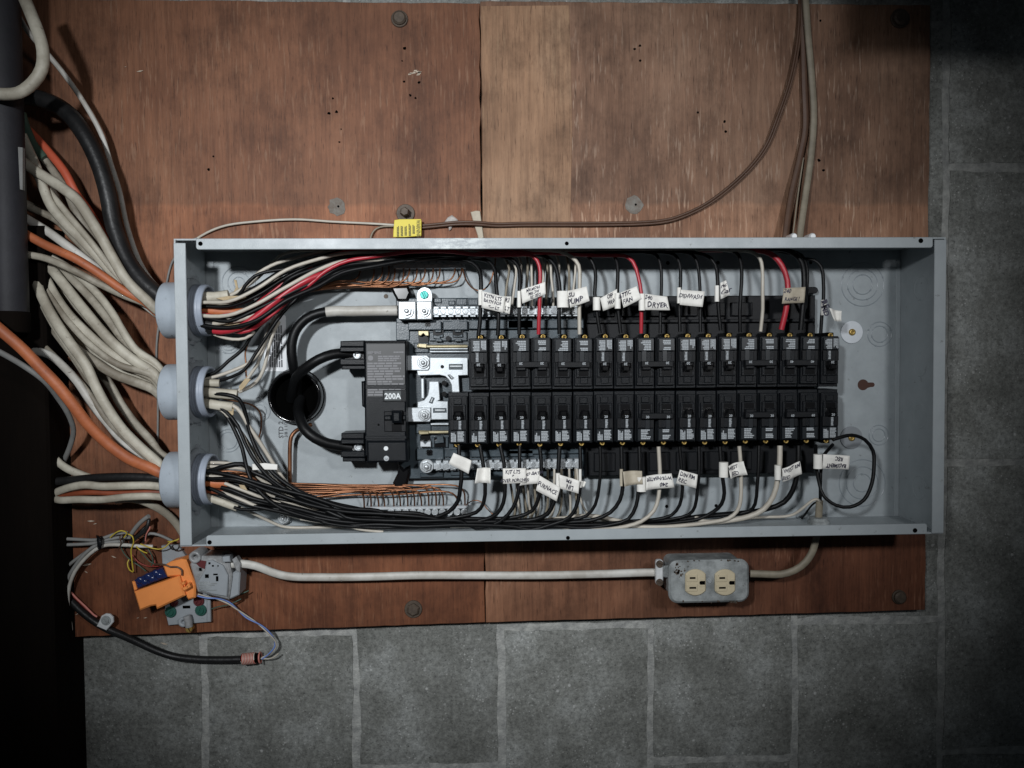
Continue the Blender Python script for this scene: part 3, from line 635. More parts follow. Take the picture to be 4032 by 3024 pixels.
# black rear part under the right hand breakers
zt2, zb2, xr2 = PX('J', 1400, 735, .024)[1], PX('K', 1400, 1030, .024)[1], PX('L', 1412, 900, .024)[0]
mb = MB(); mb.box(XE + .0005, xr2, zb2, zt2, .0035, .024, .0012)
for k in range(6):
    xx = XE + .012 + k * .035; mb.box(xx, xx + .027, zt2 - .026, zt2 - .009, .0235, .029, .001); mb.box(xx, xx + .027, zb2 + .006, zb2 + .030, .0235, .0275, .001)
mb.box(XE + .003, xr2 - .003, zt2 - .034, zt2 - .030, .0235, .0305, .0006)
X, Z = PX('L', 1385, 665, .02); mb.prism(rrect(X - .012, X + .0105, Z - .0042, Z + .0042, .004), .0035, .012, .0008)
mb.build('black_carrier', M['bpl'], bus)
mb = MB(); mb.box(XE + .02, xr2 - .002, -.095, .02, .003, .0195); mb.box(-.10, XE + .03, -.115, .045, .003, .012); mb.build('rear_frame', M['bpl'], bus)
# centre bars
bus_part('bus_bar', [('U', [(800, 650), (1000, 650), (1050, 705), (1890, 705), (1895, 1092), (1690, 1100), (1712, 1460), (1545, 1460), (1535, 1300), (1480, 1190), (1400, 1115), (1280, 1085), (800, 1100), (780, 985)], .026, .0335, .0007)], 'alu')
bus_part('bus_bar', [('Y', [(370, 500), (370, 405), (470, 380), (530, 300), (550, 200), (550, 85), (700, 85), (720, 372), (680, 390), (845, 395), (845, 680), (580, 682), (580, 500)], .026, .0335, .0007)], 'alu')
bus_part('bus_tab', [('U', [(563, 662), (1000, 655), (1062, 720), (1062, 930), (1020, 985), (563, 985)], .0332, .0365, .0008)], 'alu')
bus_part('bus_tab', [('Y', [(216, 492), (575, 492), (580, 680), (560, 714), (220, 716)], .0332, .0365, .0008)], 'alu')
bus_part('bus_link', [('U', [(868, 1160), (935, 1160), (942, 1600), (875, 1600)], .02, .030, .0008)], 'alu')
bus_part('slot', [('U', [(1478, 845), (1780, 845), (1780, 970), (1478, 970)], .0334, .0342, .0002), ('U', [(1445, 1085), (1500, 1070), (1595, 1150), (1545, 1190), (1510, 1170)], .0334, .0342, .0002),
                 ('Y', [(612, 500), (820, 500), (825, 572), (612, 575)], .0334, .0342, .0002), ('Y', [(545, 415), (590, 325), (640, 345), (600, 435)], .0334, .0342, .0002)], 'base')
bus_part('spring_clip', [('U', [(1500, 880), (1760, 880), (1760, 912), (1500, 912)], .034, .0352, .0003), ('Y', [(640, 520), (800, 520), (800, 548), (640, 548)], .034, .0352, .0003),
                        ('Y', [(570, 400), (598, 340), (615, 350), (588, 415)], .034, .0352, .0003), ('U', [(1480, 1080), (1500, 1075), (1570, 1160), (1545, 1170)], .034, .0352, .0003)], 'zinc')
mb = MB(); X, Z = PX('U', 1335, 905, .0336); mb.disc(X, Z, .0333, .0342, .0022, 14)
for c, x, y in (('U', 1378, 1265), ('U', 1378, 1500), ('H', 1285, 1195)):
    X, Z = PX(c, x, y, .025); mb.build('rivet_hole', M['bpl3'], bus); mb = MB(); mb.disc(X, Z, .0245, .0275, .0032, 14)
mb.build('rivet_hole', M['bpl3'], bus)
for c, x, y in (('U', 920, 815), ('Y', 478, 605)):
    mb = MB(); X, Z = PX(c, x, y, .037); hexbolt(mb, X, Z, .0362, .0074, .007); mb.build('hex_bolt', M['zinc'], bus)
mb = MB(); tube_mb(mb, path('U', [(790, 455), (1000, 465), (1885, 462)], .026), .0045, .004, 8); mb.build('yellow_rod', M['gold'], bus)
mb = MB(); tube_mb(mb, path('I', [(965, 555), (1100, 558), (1285, 556)], .026), .0042, .004, 8); mb.build('yellow_rod', M['gold'], bus)
mb = MB(); tube_mb(mb, path('U', [(1070, 515), (1885, 512)], .024), .003, .003, 6); mb.build('support_rod', M['alu'], bus); mb = MB(); tube_mb(mb, path('U', [(1070, 580), (1885, 577)], .024), .0026, .003, 6)
mb.build('support_rod', M['alu'], bus); mb = MB(); tube_mb(mb, path('Y', [(580, 750), (850, 750)], .024), .003, .003, 6); mb.build('support_rod', M['alu'], bus)
bus_part('stab_clip', [('U', [(812, 125), (1035, 125), (1040, 235), (975, 232), (920, 180), (870, 232), (812, 222)], .022, .0285, .0006)], 'gold')
bus_part('stab_clip', [('U', [(805, 400), (1000, 410), (985, 500), (820, 480)], .022, .0285, .0006)], 'gold')
bus_part('stab_clip', [('Y', [(412, 1020), (455, 1020), (490, 1060), (530, 1020), (578, 1015), (580, 1105), (412, 1105)], .022, .0285, .0006)], 'alu')
bus_part('stab_clip', [('Y', [(385, 868), (545, 865), (545, 905), (400, 912)], .022, .029, .0006)], 'gold')
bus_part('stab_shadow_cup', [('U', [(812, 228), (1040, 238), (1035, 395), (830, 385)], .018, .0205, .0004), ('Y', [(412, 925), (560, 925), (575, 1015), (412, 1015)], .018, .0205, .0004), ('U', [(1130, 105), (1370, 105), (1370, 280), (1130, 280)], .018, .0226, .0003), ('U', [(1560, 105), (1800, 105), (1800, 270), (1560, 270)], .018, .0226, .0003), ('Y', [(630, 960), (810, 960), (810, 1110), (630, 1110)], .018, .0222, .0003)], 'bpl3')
for pts in ([(1135, 215), (1240, 235), (1350, 200), (1350, 262), (1290, 262), (1290, 310), (1135, 285)], [(1570, 215), (1680, 235), (1775, 195), (1780, 262), (1570, 262)], [(1185, 300), (1325, 300), (1325, 360), (1185, 355)], [(1610, 300), (1755, 300), (1755, 358), (1610, 355)], [(1180, 110), (1310, 110), (1310, 155), (1180, 155)], [(1610, 108), (1740, 108), (1740, 155), (1610, 155)]):
    bus_part('breaker_hook', [('U', pts, .0222, .0265, .0006)], 'base')
bus_part('breaker_hook', [('Y', [(670, 935), (770, 935), (785, 1040), (640, 1055), (640, 1010), (670, 1000)], .0222, .0265, .0006)], 'base')
for c, x, y in (('H', 1062, 1035), ('I', 1080, 778)):
    mb = MB(); X, Z = PX(c, x, y, .026)
    for a in range(4): b = a * math.pi / 2 + math.pi / 4; mb.disc(X + .0022 * math.cos(b), Z + .0022 * math.sin(b), .024, .0272, .0021, 10)
    mb.build('cross_recess', M['bpl3'], bus)
for pts, c in (([(648, 628), (850, 622), (880, 700), (840, 790), (730, 790), (690, 720)], 'H'), ([(740, 900), (800, 960), (870, 920), (870, 1010), (840, 1130), (760, 1170), (690, 1160), (680, 1110), (730, 1010)], 'I')):
    bus_part('mounting_clip', [(c, pts, .0035, .024, .003)], 'bpl3')
# neutral bars
def screw_bar(name, lab, c, x0, x1, y0, y1, d0, d1, screws, rs, m='alu', group=None, lugs=True):
    a = PX(c, x0, y1, d1); b = PX(c, x1, y0, d1); yb = -d0
    t = thing(name, lab, 'terminal bar', (a[0], yb, a[1]), group)
    mb = MB(); mb.box(a[0], b[0], a[1], b[1], d0, d1, .0008); mb.build('bar', M[m], t)
    n = len(screws)
    for i, (sx, sy) in enumerate(screws):
        X, Z = PX(c, sx, sy, d1)
        if lugs: mb = MB(); mb.box(X - .0034, X + .0034, b[1] - .0005, b[1] + .0026, d0, d1 - .0012, .0005); mb.box(X - .0034, X + .0034, a[1] - .0018, a[1] + .0005, d0, d1 - .002, .0005); mb.build('lug_wall', M[m], t)
        mb = MB(); mb.ring(X, Z, d1 - .0002, .0005, rs * 1.18, .0006, 16); slotscrew(mb, X, Z, d1 - .0004, rs, .0012, rng.uniform(0, 3.1)); mb.build('terminal_screw', M['zinc'], t)
    return t
up = screw_bar('neutral_bar', 'bright neutral bar with slotted screws above the upper breakers', 'H', 1108, 2700, 862, 945, .024, .036, [(1152 + 80.3 * i, 903 - 0.6 * i) for i in range(20)], .0032, group='neutral bars')
lo = screw_bar('neutral_bar', 'bright neutral bar with slotted screws below the lower breakers', 'I', 985, 2700, 872, 965, .024, .036, [(1178 + 79.7 * i, 932 - 1.4 * i) for i in range(20)], .0032, group='neutral bars')
mb = MB(); X, Z = PX('I', 1052, 925, .037); hexbolt(mb, X, Z, .036, .0086, .008); mb.build('hex_bolt', M['zinc'], lo)
for x0, x1, nm in ((742, 930, 'cable_lug'), (944, 1107, 'lug_block')):
    mb = MB(); a = PX('H', x0, 990, .044); b = PX('H', x1, 790, .044); mb.box(a[0], b[0], a[1], b[1], .018, .044, .0012)
    hexbolt(mb, (a[0] + b[0]) / 2, (a[1] + b[1]) / 2 - .001, .0438, .0075 if x0 > 900 else .0085, .006); mb.build(nm, M['zinc'], up)
mb = MB(); q = PL('H', [(942, 795), (942, 720), (955, 675), (990, 645), (1030, 636), (1075, 650), (1105, 685), (1112, 740), (1108, 795)], .030); mb.prism(q, .0255, .030, .0006); bs = mb.build('bonding_strap', M['alu'], up)
mb = MB(); X, Z = PX('H', 1024, 722, .0305); slotscrew(mb, X, Z, .0298, .0052, .003, .4); mb.build('green_screw', M['green'], bs)
# ground bars on the pan
gt = screw_bar('ground_bar', 'short ground bar under the upper bundle of black wires', 'H', 690, 1475, 372, 435, .004, .014, [(715 + 80 * i, 385) for i in range(10)], .003, group='ground bars', lugs=False)
gb = screw_bar('ground_bar', 'ground bar by the lower bundle, full of bare copper wires', 'W', 1075, 2072, 345, 392, .004, .014, [(1325 + 71 * i, 408) for i in range(11)], .0032, group='ground bars', lugs=False)
mb = MB(); q = PX('W', 290, 465, .008); mb.disc(q[0], q[1], .001, .010, .008, 18, .001); a = PX('W', 235, 510, .006); b = PX('W', 352, 420, .006); mb.box(a[0], b[0], a[1], b[1], .0012, .006, .0006); hexbolt(mb, q[0], q[1], .0095, .0065, .004)
tag(mb.build('pan_lug', M['zinc']), 'small silver lug bolted to the pan at lower left', 'lug')

# ================================================================== MAIN BREAKER
t = thing('main_breaker', 'large black two hundred ampere main breaker with white print', 'main breaker', PP('I', 610, 400, .0035))
def mpart(name, polys, m, par=None):
    mb = MB()
    for c, pts, d0, d1, ch in polys: mb.prism(PL(c, pts, d1), d0, d1, ch)
    return mb.build(name, M[m] if isinstance(m, str) else m, par or t)
mpart('body', [('H', [(370, 1225), (825, 1222), (832, 2480), (378, 2484)], .004, .060, .002), ('I', [(338, 5), (385, 0), (385, 300), (345, 275)], .02, .050, .002)], 'bpl2')
mpart('lower_cover', [('I', [(393, 650), (838, 650), (845, 885), (400, 892)], .03, .0625, .0025)], 'bpl2')
mpart('top_edge', [('H', [(370, 1220), (825, 1218), (825, 1240), (370, 1242)], .03, .0618, .001)], 'bpl')
lb = mpart('rating_label', [('H', [(392, 1255), (815, 1252), (818, 1830), (398, 1834)], .0592, .0603, .0003)], mat('label grey', (.028, .029, .030), .45))
mb = MB(); rg = random.Random(11); a = PX('H', 410, 1830, .0604); b = PX('H', 810, 1380, .0604)
text(mb, 'SIEMENS', a[0] + .0085, PX('H', 485, 1352, .0604)[1], .0606, .0044, 0, .03)
X, Z = PX('H', 745, 1348, .0604); print_lines(mb, X - .006, X + .007, Z - .001, Z + .001, .0606, 1, rg, .2, .1)
X, Z = PX('H', 440, 1410, .0604); mb.lathe([(.0032, .0604), (.0032, .0606), (.0024, .0606)], (X, 0, Z), 'd', 16, False)
x2 = PX('H', 520, 1400, .0604)[0]; print_lines(mb, x2, x2 + .028, PX('H', 520, 1452, .0604)[1], PX('H', 520, 1385, .0604)[1], .0606, 3, rg, .3, .3)
print_lines(mb, a[0], b[0], a[1], PX('H', 410, 1460, .0604)[1], .0606, 13, rg, .35, .35); mb.build('print', mat('label print', (.19, .19, .20), .6), lb)
mpart('raised_band', [('I', [(385, 38), (825, 38), (825, 90), (385, 90)], .059, .0607, .0004), ('I', [(382, 600), (830, 600), (830, 632), (382, 632)], .059, .0607, .0004)], 'bpl2')
rt = mpart('rating_plate', [('I', [(572, 100), (828, 98), (828, 228), (575, 228)], .059, .0612, .0005)], 'bpl')
mpart('plate_face', [('I', [(590, 112), (770, 110), (772, 212), (592, 214)], .061, .0616, .0002)], mat('dull grey inset', (.05, .058, .06), .5), rt)
mb = MB(); X, Z = PX('I', 680, 168, .062); text(mb, '200A', X, Z, .0619, .0098, 0, .025, .92); mb.build('lettering', M['prnt2'], rt)
mpart('handle_well', [('I', [(585, 330), (828, 330), (828, 555), (590, 555)], .059, .0612, .0008)], 'bpl')
mpart('switch_handle', [('I', [(665, 325), (775, 325), (775, 460), (668, 460)], .06, .074, .003), ('I', [(585, 375), (668, 372), (668, 430), (585, 430)], .06, .0645, .0015), ('I', [(775, 372), (828, 372), (828, 430), (775, 430)], .06, .0645, .0015)], 'bpl2')
mpart('recess', [('I', [(670, 465), (775, 465), (778, 550), (672, 550)], .061, .0616, .0002)], 'bpl3')
mb = MB(); X, Z = PX('I', 608, 735, .0625); mb.disc(X, Z, .062, .0632, .0028, 14, .0004); mb.build('white_dot', M['prnt2'], t)
mb = MB(); X, Z = PX('I', 612, 843, .0625); mb.disc(X, Z, .062, .0628, .0032, 14); mb.lathe([(.0022, .0625), (.0022, .0636), (.0012, .064)], (X, 0, Z), 'd', 4, False); mb.build('seal_screw', M['zinc'], t)
mb = MB(); X, Z = PX('I', 527, 478, .0605); mb.disc(X, Z, .0598, .0606, .0013, 10); mb.build('pin_hole', M['hole'], t)
for c, yo, x0 in (('H', 1225, 105), ('I', 570, 115)):
    k = 1 if c == 'H' else 0
    u = (lambda pts, c=c, yo=yo: [(x, yo + y) for x, y in pts])
    l = mpart('terminal_housing', [(c, u([(x0 + 5, 0), (372, -8), (372, 62), (x0 + 5, 62)]), .012, .046, .0012), (c, u([(x0, 62), (372, 62), (372, 118), (x0, 118)]), .012, .049, .0012), (c, u([(x0, 190), (380, 190), (380, 262), (x0, 262)]), .012, .049, .0012), (c, u([(x0 + 20, 262), (385, 262), (385, 310), (x0 + 20, 310)]), .012, .046, .0012)], 'bpl2')
    mpart('terminal_lug', [(c, u([(x0 + 40, 112), (372, 112), (372, 196), (x0 + 40, 196)]), .012, .036, .0008)], 'bpl3', l)
    mb = MB(); X, Z = PX(c, x0 + 190, yo + 152, .038); mb.lathe([(.0052, .034), (.0052, .0385), (.0044, .0395), (.003, .0392), (.0028, .037)], (X, 0, Z), 'd', 18); mb.build('lug_screw', M['zinc'], t)
# ================================================================== BRANCH BREAKERS
PITCH, BX0 = .02544, -.0172
BW, BL = .0246, .0672
rgp = random.Random(21)
def breaker_mesh():
    """one pole, terminal end towards -z, about its centre; w x BL, face at .0612"""
    w = BW / 2; L = BL / 2; out = {}
    def Z(f): return L - f * BL            # fraction from inner end
    def X(f): return -w + f * BW
    mb = MB()
    mb.prism([(-w, -L + .005), (-.006, -L + .005), (-.006, -L), (.0015, -L), (.0015, -L + .005), (w, -L + .005), (w, L), (-w, L)], .013, .0535, .0006)
    mb.box(X(.06), X(.94), Z(.93), Z(.06), .053, .0585, .0006)
    mb.box(X(.14), X(.86), Z(.675), Z(.215), .058, .0612, .0006)      # raised handle land
    mb.box(X(.30), X(.66), Z(.21), Z(.10), .058, .0602, .0004)
    out['body'] = (mb, 'bpl2')
    mb = MB()
    for a in ((.10, .28, .20, .105), (.70, .90, .20, .105), (.10, .27, .67, .49), (.72, .90, .67, .49)):
        mb.box(X(a[0]), X(a[1]), Z(a[2]), Z(a[3]), .0582, .0590 if a[2] < .3 else .0616, .0002)
    out['side_recess'] = (mb, 'bpl')
    mb = MB(); mb.box(X(.26), X(.74), Z(.45), Z(.235), .061, .0615, .0001); out['handle_slot'] = (mb, 'bpl3')
    mb = MB(); mb.prism([(X(.24), Z(.478)), (X(.76), Z(.478)), (X(.76), Z(.40)), (X(.70), Z(.345)), (X(.30), Z(.345)), (X(.24), Z(.40))], .0612, .0672, .0016); mb.box(X(.32), X(.68), Z(.42), Z(.325), .066, .0705, .0015)
    out['handle'] = (mb, 'bpl3')
    mb = MB(); mb.box(X(.09), X(.88), Z(.905), Z(.685), .058, .0622, .0005); mb.box(X(.47), X(.70), Z(.685), Z(.49), .0605, .0619, .0003); out['label_plate'] = (mb, 'plate')
    mb = MB(); mb.lathe([(.0031, -.004), (.0031, .0008), (.0026, .0012), (.0017, .0011), (.0013, -.0008)], (-.0022, -.0548, -L + .0036), 'd', 14); out['terminal_screw'] = (mb, 'brass')
    mb = MB(); mb.box(-.0066, .0026, -L + .0002, -L + .0050, .0534, .0540, .0001); out['terminal_pocket'] = (mb, 'hole')
    return out
def small_print(kind):
    w = BW / 2; L = BL / 2; Z = lambda f: L - f * BL; X = lambda f: -w + f * BW; mb = MB(); r = rgp; d = .0624
    if kind == 'single':
        print_lines(mb, X(.14), X(.40), Z(.885), Z(.70), d, 4, r, .3, .45, True)
        print_lines(mb, X(.46), X(.82), Z(.885), Z(.70), d, 7, r, .3, .35)
        print_lines(mb, X(.52), X(.66), Z(.665), Z(.51), .0621, 6, r, .3, .3)
    elif kind == 'a':
        print_lines(mb, X(.25), X(.75), Z(.885), Z(.70), d, 6, r, .35, .5)
    else:
        print_lines(mb, X(.30), X(.70), Z(.76), Z(.70), d, 2, r, .3, .2); print_lines(mb, X(.3), X(.72), Z(.885), Z(.80), d, 3, r, .3, .3)
    return mb
PROTO = {k: (v[0], v[1]) for k, v in breaker_mesh().items()}
_me = {}
def pmesh(key, mb, m):
    if key not in _me:
        me = bpy.data.meshes.new(key); me.from_pydata(mb.v, [], mb.f); me.polygons.foreach_set('use_smooth', mb.smooth); me.materials.append(m); me.update(); _me[key] = me
    return _me[key]
def child(name, me, par, x=0.0, lab=None):
    o = bpy.data.objects.new(name, me); COL.objects.link(o); o.parent = par; o.location = (x, 0, 0)
    if lab: o['label'] = lab
    return o
def breaker(row, slot, poles, amps, lab):
    upr = row == 'u'
    x = BX0 + PITCH * (slot + poles / 2) if upr else BX0 + PITCH * (slot - 1 + poles / 2)
    z = (.0310 - .0368) / 2 if upr else (-.0397 - .1072) / 2
    t = thing('circuit_breaker', lab, 'circuit breaker', (x, 0, z), 'circuit breakers in two rows')
    t.rotation_euler = (0, (math.pi if upr else 0) + rgp.uniform(-.006, .006), 0)
    t.location.x += rgp.uniform(-.00025, .00025); t.location.z += rgp.uniform(-.0004, .0004); t.location.y += rgp.uniform(-.0006, .0006)
    for p in range(poles):
        px = (p - (poles - 1) / 2) * PITCH
        for k, (mb, m) in PROTO.items():
            if poles == 2 and k == 'handle': continue
            child(k, pmesh(k, mb, M[m]), t, px)
        kind = 'single' if poles == 1 else ('a' if (p == 0) != upr else 'b')
        child('print', pmesh('print_' + kind + str(slot % 3), small_print(kind), M['prnt']), t, px)
        mb = MB(); hz = BL / 2 - .455 * BL
        text(mb, amps, .0005, hz - (.0008 if poles == 2 else 0), .0679 if poles == 1 else .0691, .0042, 0, .02); child('amp_rating', pmesh('amp' + amps + str(poles), mb, M['prnt']), t, px)
    if poles == 2:
        mb = MB(); w = PITCH / 2 + BW * .27; Zf = lambda f: BL / 2 - f * BL
        mb.box(-w, w, Zf(.50), Zf(.395), .0625, .0685, .0007)
        for s in (-1, 1): mb.box(s * PITCH / 2 - .0055, s * PITCH / 2 + .0055, Zf(.44), Zf(.34), .0612, .0660, .001)
        child('tie_handle', pmesh('tie_handle', mb, M['bpl']), t)
    return t
ORD = ['leftmost', 'second from left', 'third from left', 'fourth from left', 'fifth from left', 'sixth from left', 'seventh from left', 'eighth from left', 'ninth from left', 'tenth from left', 'eleventh from left',
       'twelfth from left', 'thirteenth from left', 'fourteenth from left', 'fifteenth from left', 'sixteenth from left', 'second from right', 'rightmost', 'rightmost']
UP = [(0, 1, '20'), (1, 1, '20'), (2, 2, '20'), (4, 2, '20'), (6, 1, '20'), (7, 1, '20'), (8, 2, '30'), (10, 1, '20'), (11, 1, '20'), (12, 1, '20'), (13, 2, '30'), (15, 2, '40'), (17, 1, '20')]
LO = [(0, 1, '20'), (1, 1, '20'), (2, 1, '20'), (3, 1, '20'), (4, 1, '20'), (5, 1, '20'), (6, 1, '20'), (7, 1, '20'), (8, 1, '20'), (9, 2, '30'), (11, 1, '20'), (12, 1, '20'), (13, 1, '20'), (14, 2, '30'), (16, 2, '60'), (18, 1, '20')]
UPX = ['under the kitchen lights tag', 'next to bright bus bar end', 'fed by black and thin red wire', 'fed by black and white wire', '', '', 'under the DRYER tag', 'under the DISHWASH tag', '', '', 'fed by black and white wire', 'fed by the thick red wire', 'by the round washer']
for i, (s, p, a) in enumerate(UP):
    breaker('u', s, p, a, 'black %s-pole breaker, %s in upper row%s' % ('single' if p == 1 else 'double', ORD[i] if i < 11 else ('second from right' if i == 11 else 'rightmost'), (', ' + UPX[i]) if UPX[i] else ''))
LOX = ['above a blank white tag', '', '', '', 'above the FURNACE tag', '', '', '', 'above a blank tan tag', 'marked thirty', '', '', '', 'fed by white and black wire', 'fed by the thick white wire', 'beside the black wire loop']
for i, (s, p, a) in enumerate(LO):
    breaker('l', s, p, a, 'black %s-pole breaker, %s in lower row%s' % ('single' if p == 1 else 'double', ORD[i] if i < 14 else ('second from right' if i == 14 else 'rightmost'), (', ' + LOX[i]) if LOX[i] else ''))
# ================================================================== CABLES AND WIRES
U_ = .000311
def wire(name, lab, pts, w, m, t=None, cat=None, group=None, n=8, step=.006):
    o = tube(name, pts, w * U_, M[m], t * U_ if t else None, None, n, step)
    return tag(o, lab, cat or name.split('_')[-1], group)
NW = ' into the %s conduit fitting'
def inside(k, dy, d, stub=None):
    """points that carry a cable through fitting k: dy across (m), d depth"""
    out = [Vector((X0 - .026, -d, fz[k] + dy))]
    if stub:
        s0 = PP(stub[0][0], stub[0][1], stub[0][2], .054); oy = max(-.018, min(.018, s0.z - fz[k]))
        out.append(Vector((X0 + .014, -.054, fz[k] + oy)))
        for p in stub: out.append(PP(p[0], p[1], p[2], min(p[3], .058)))
    else: out.append(Vector((X0 + .012, -d, fz[k] + dy)))
    return out
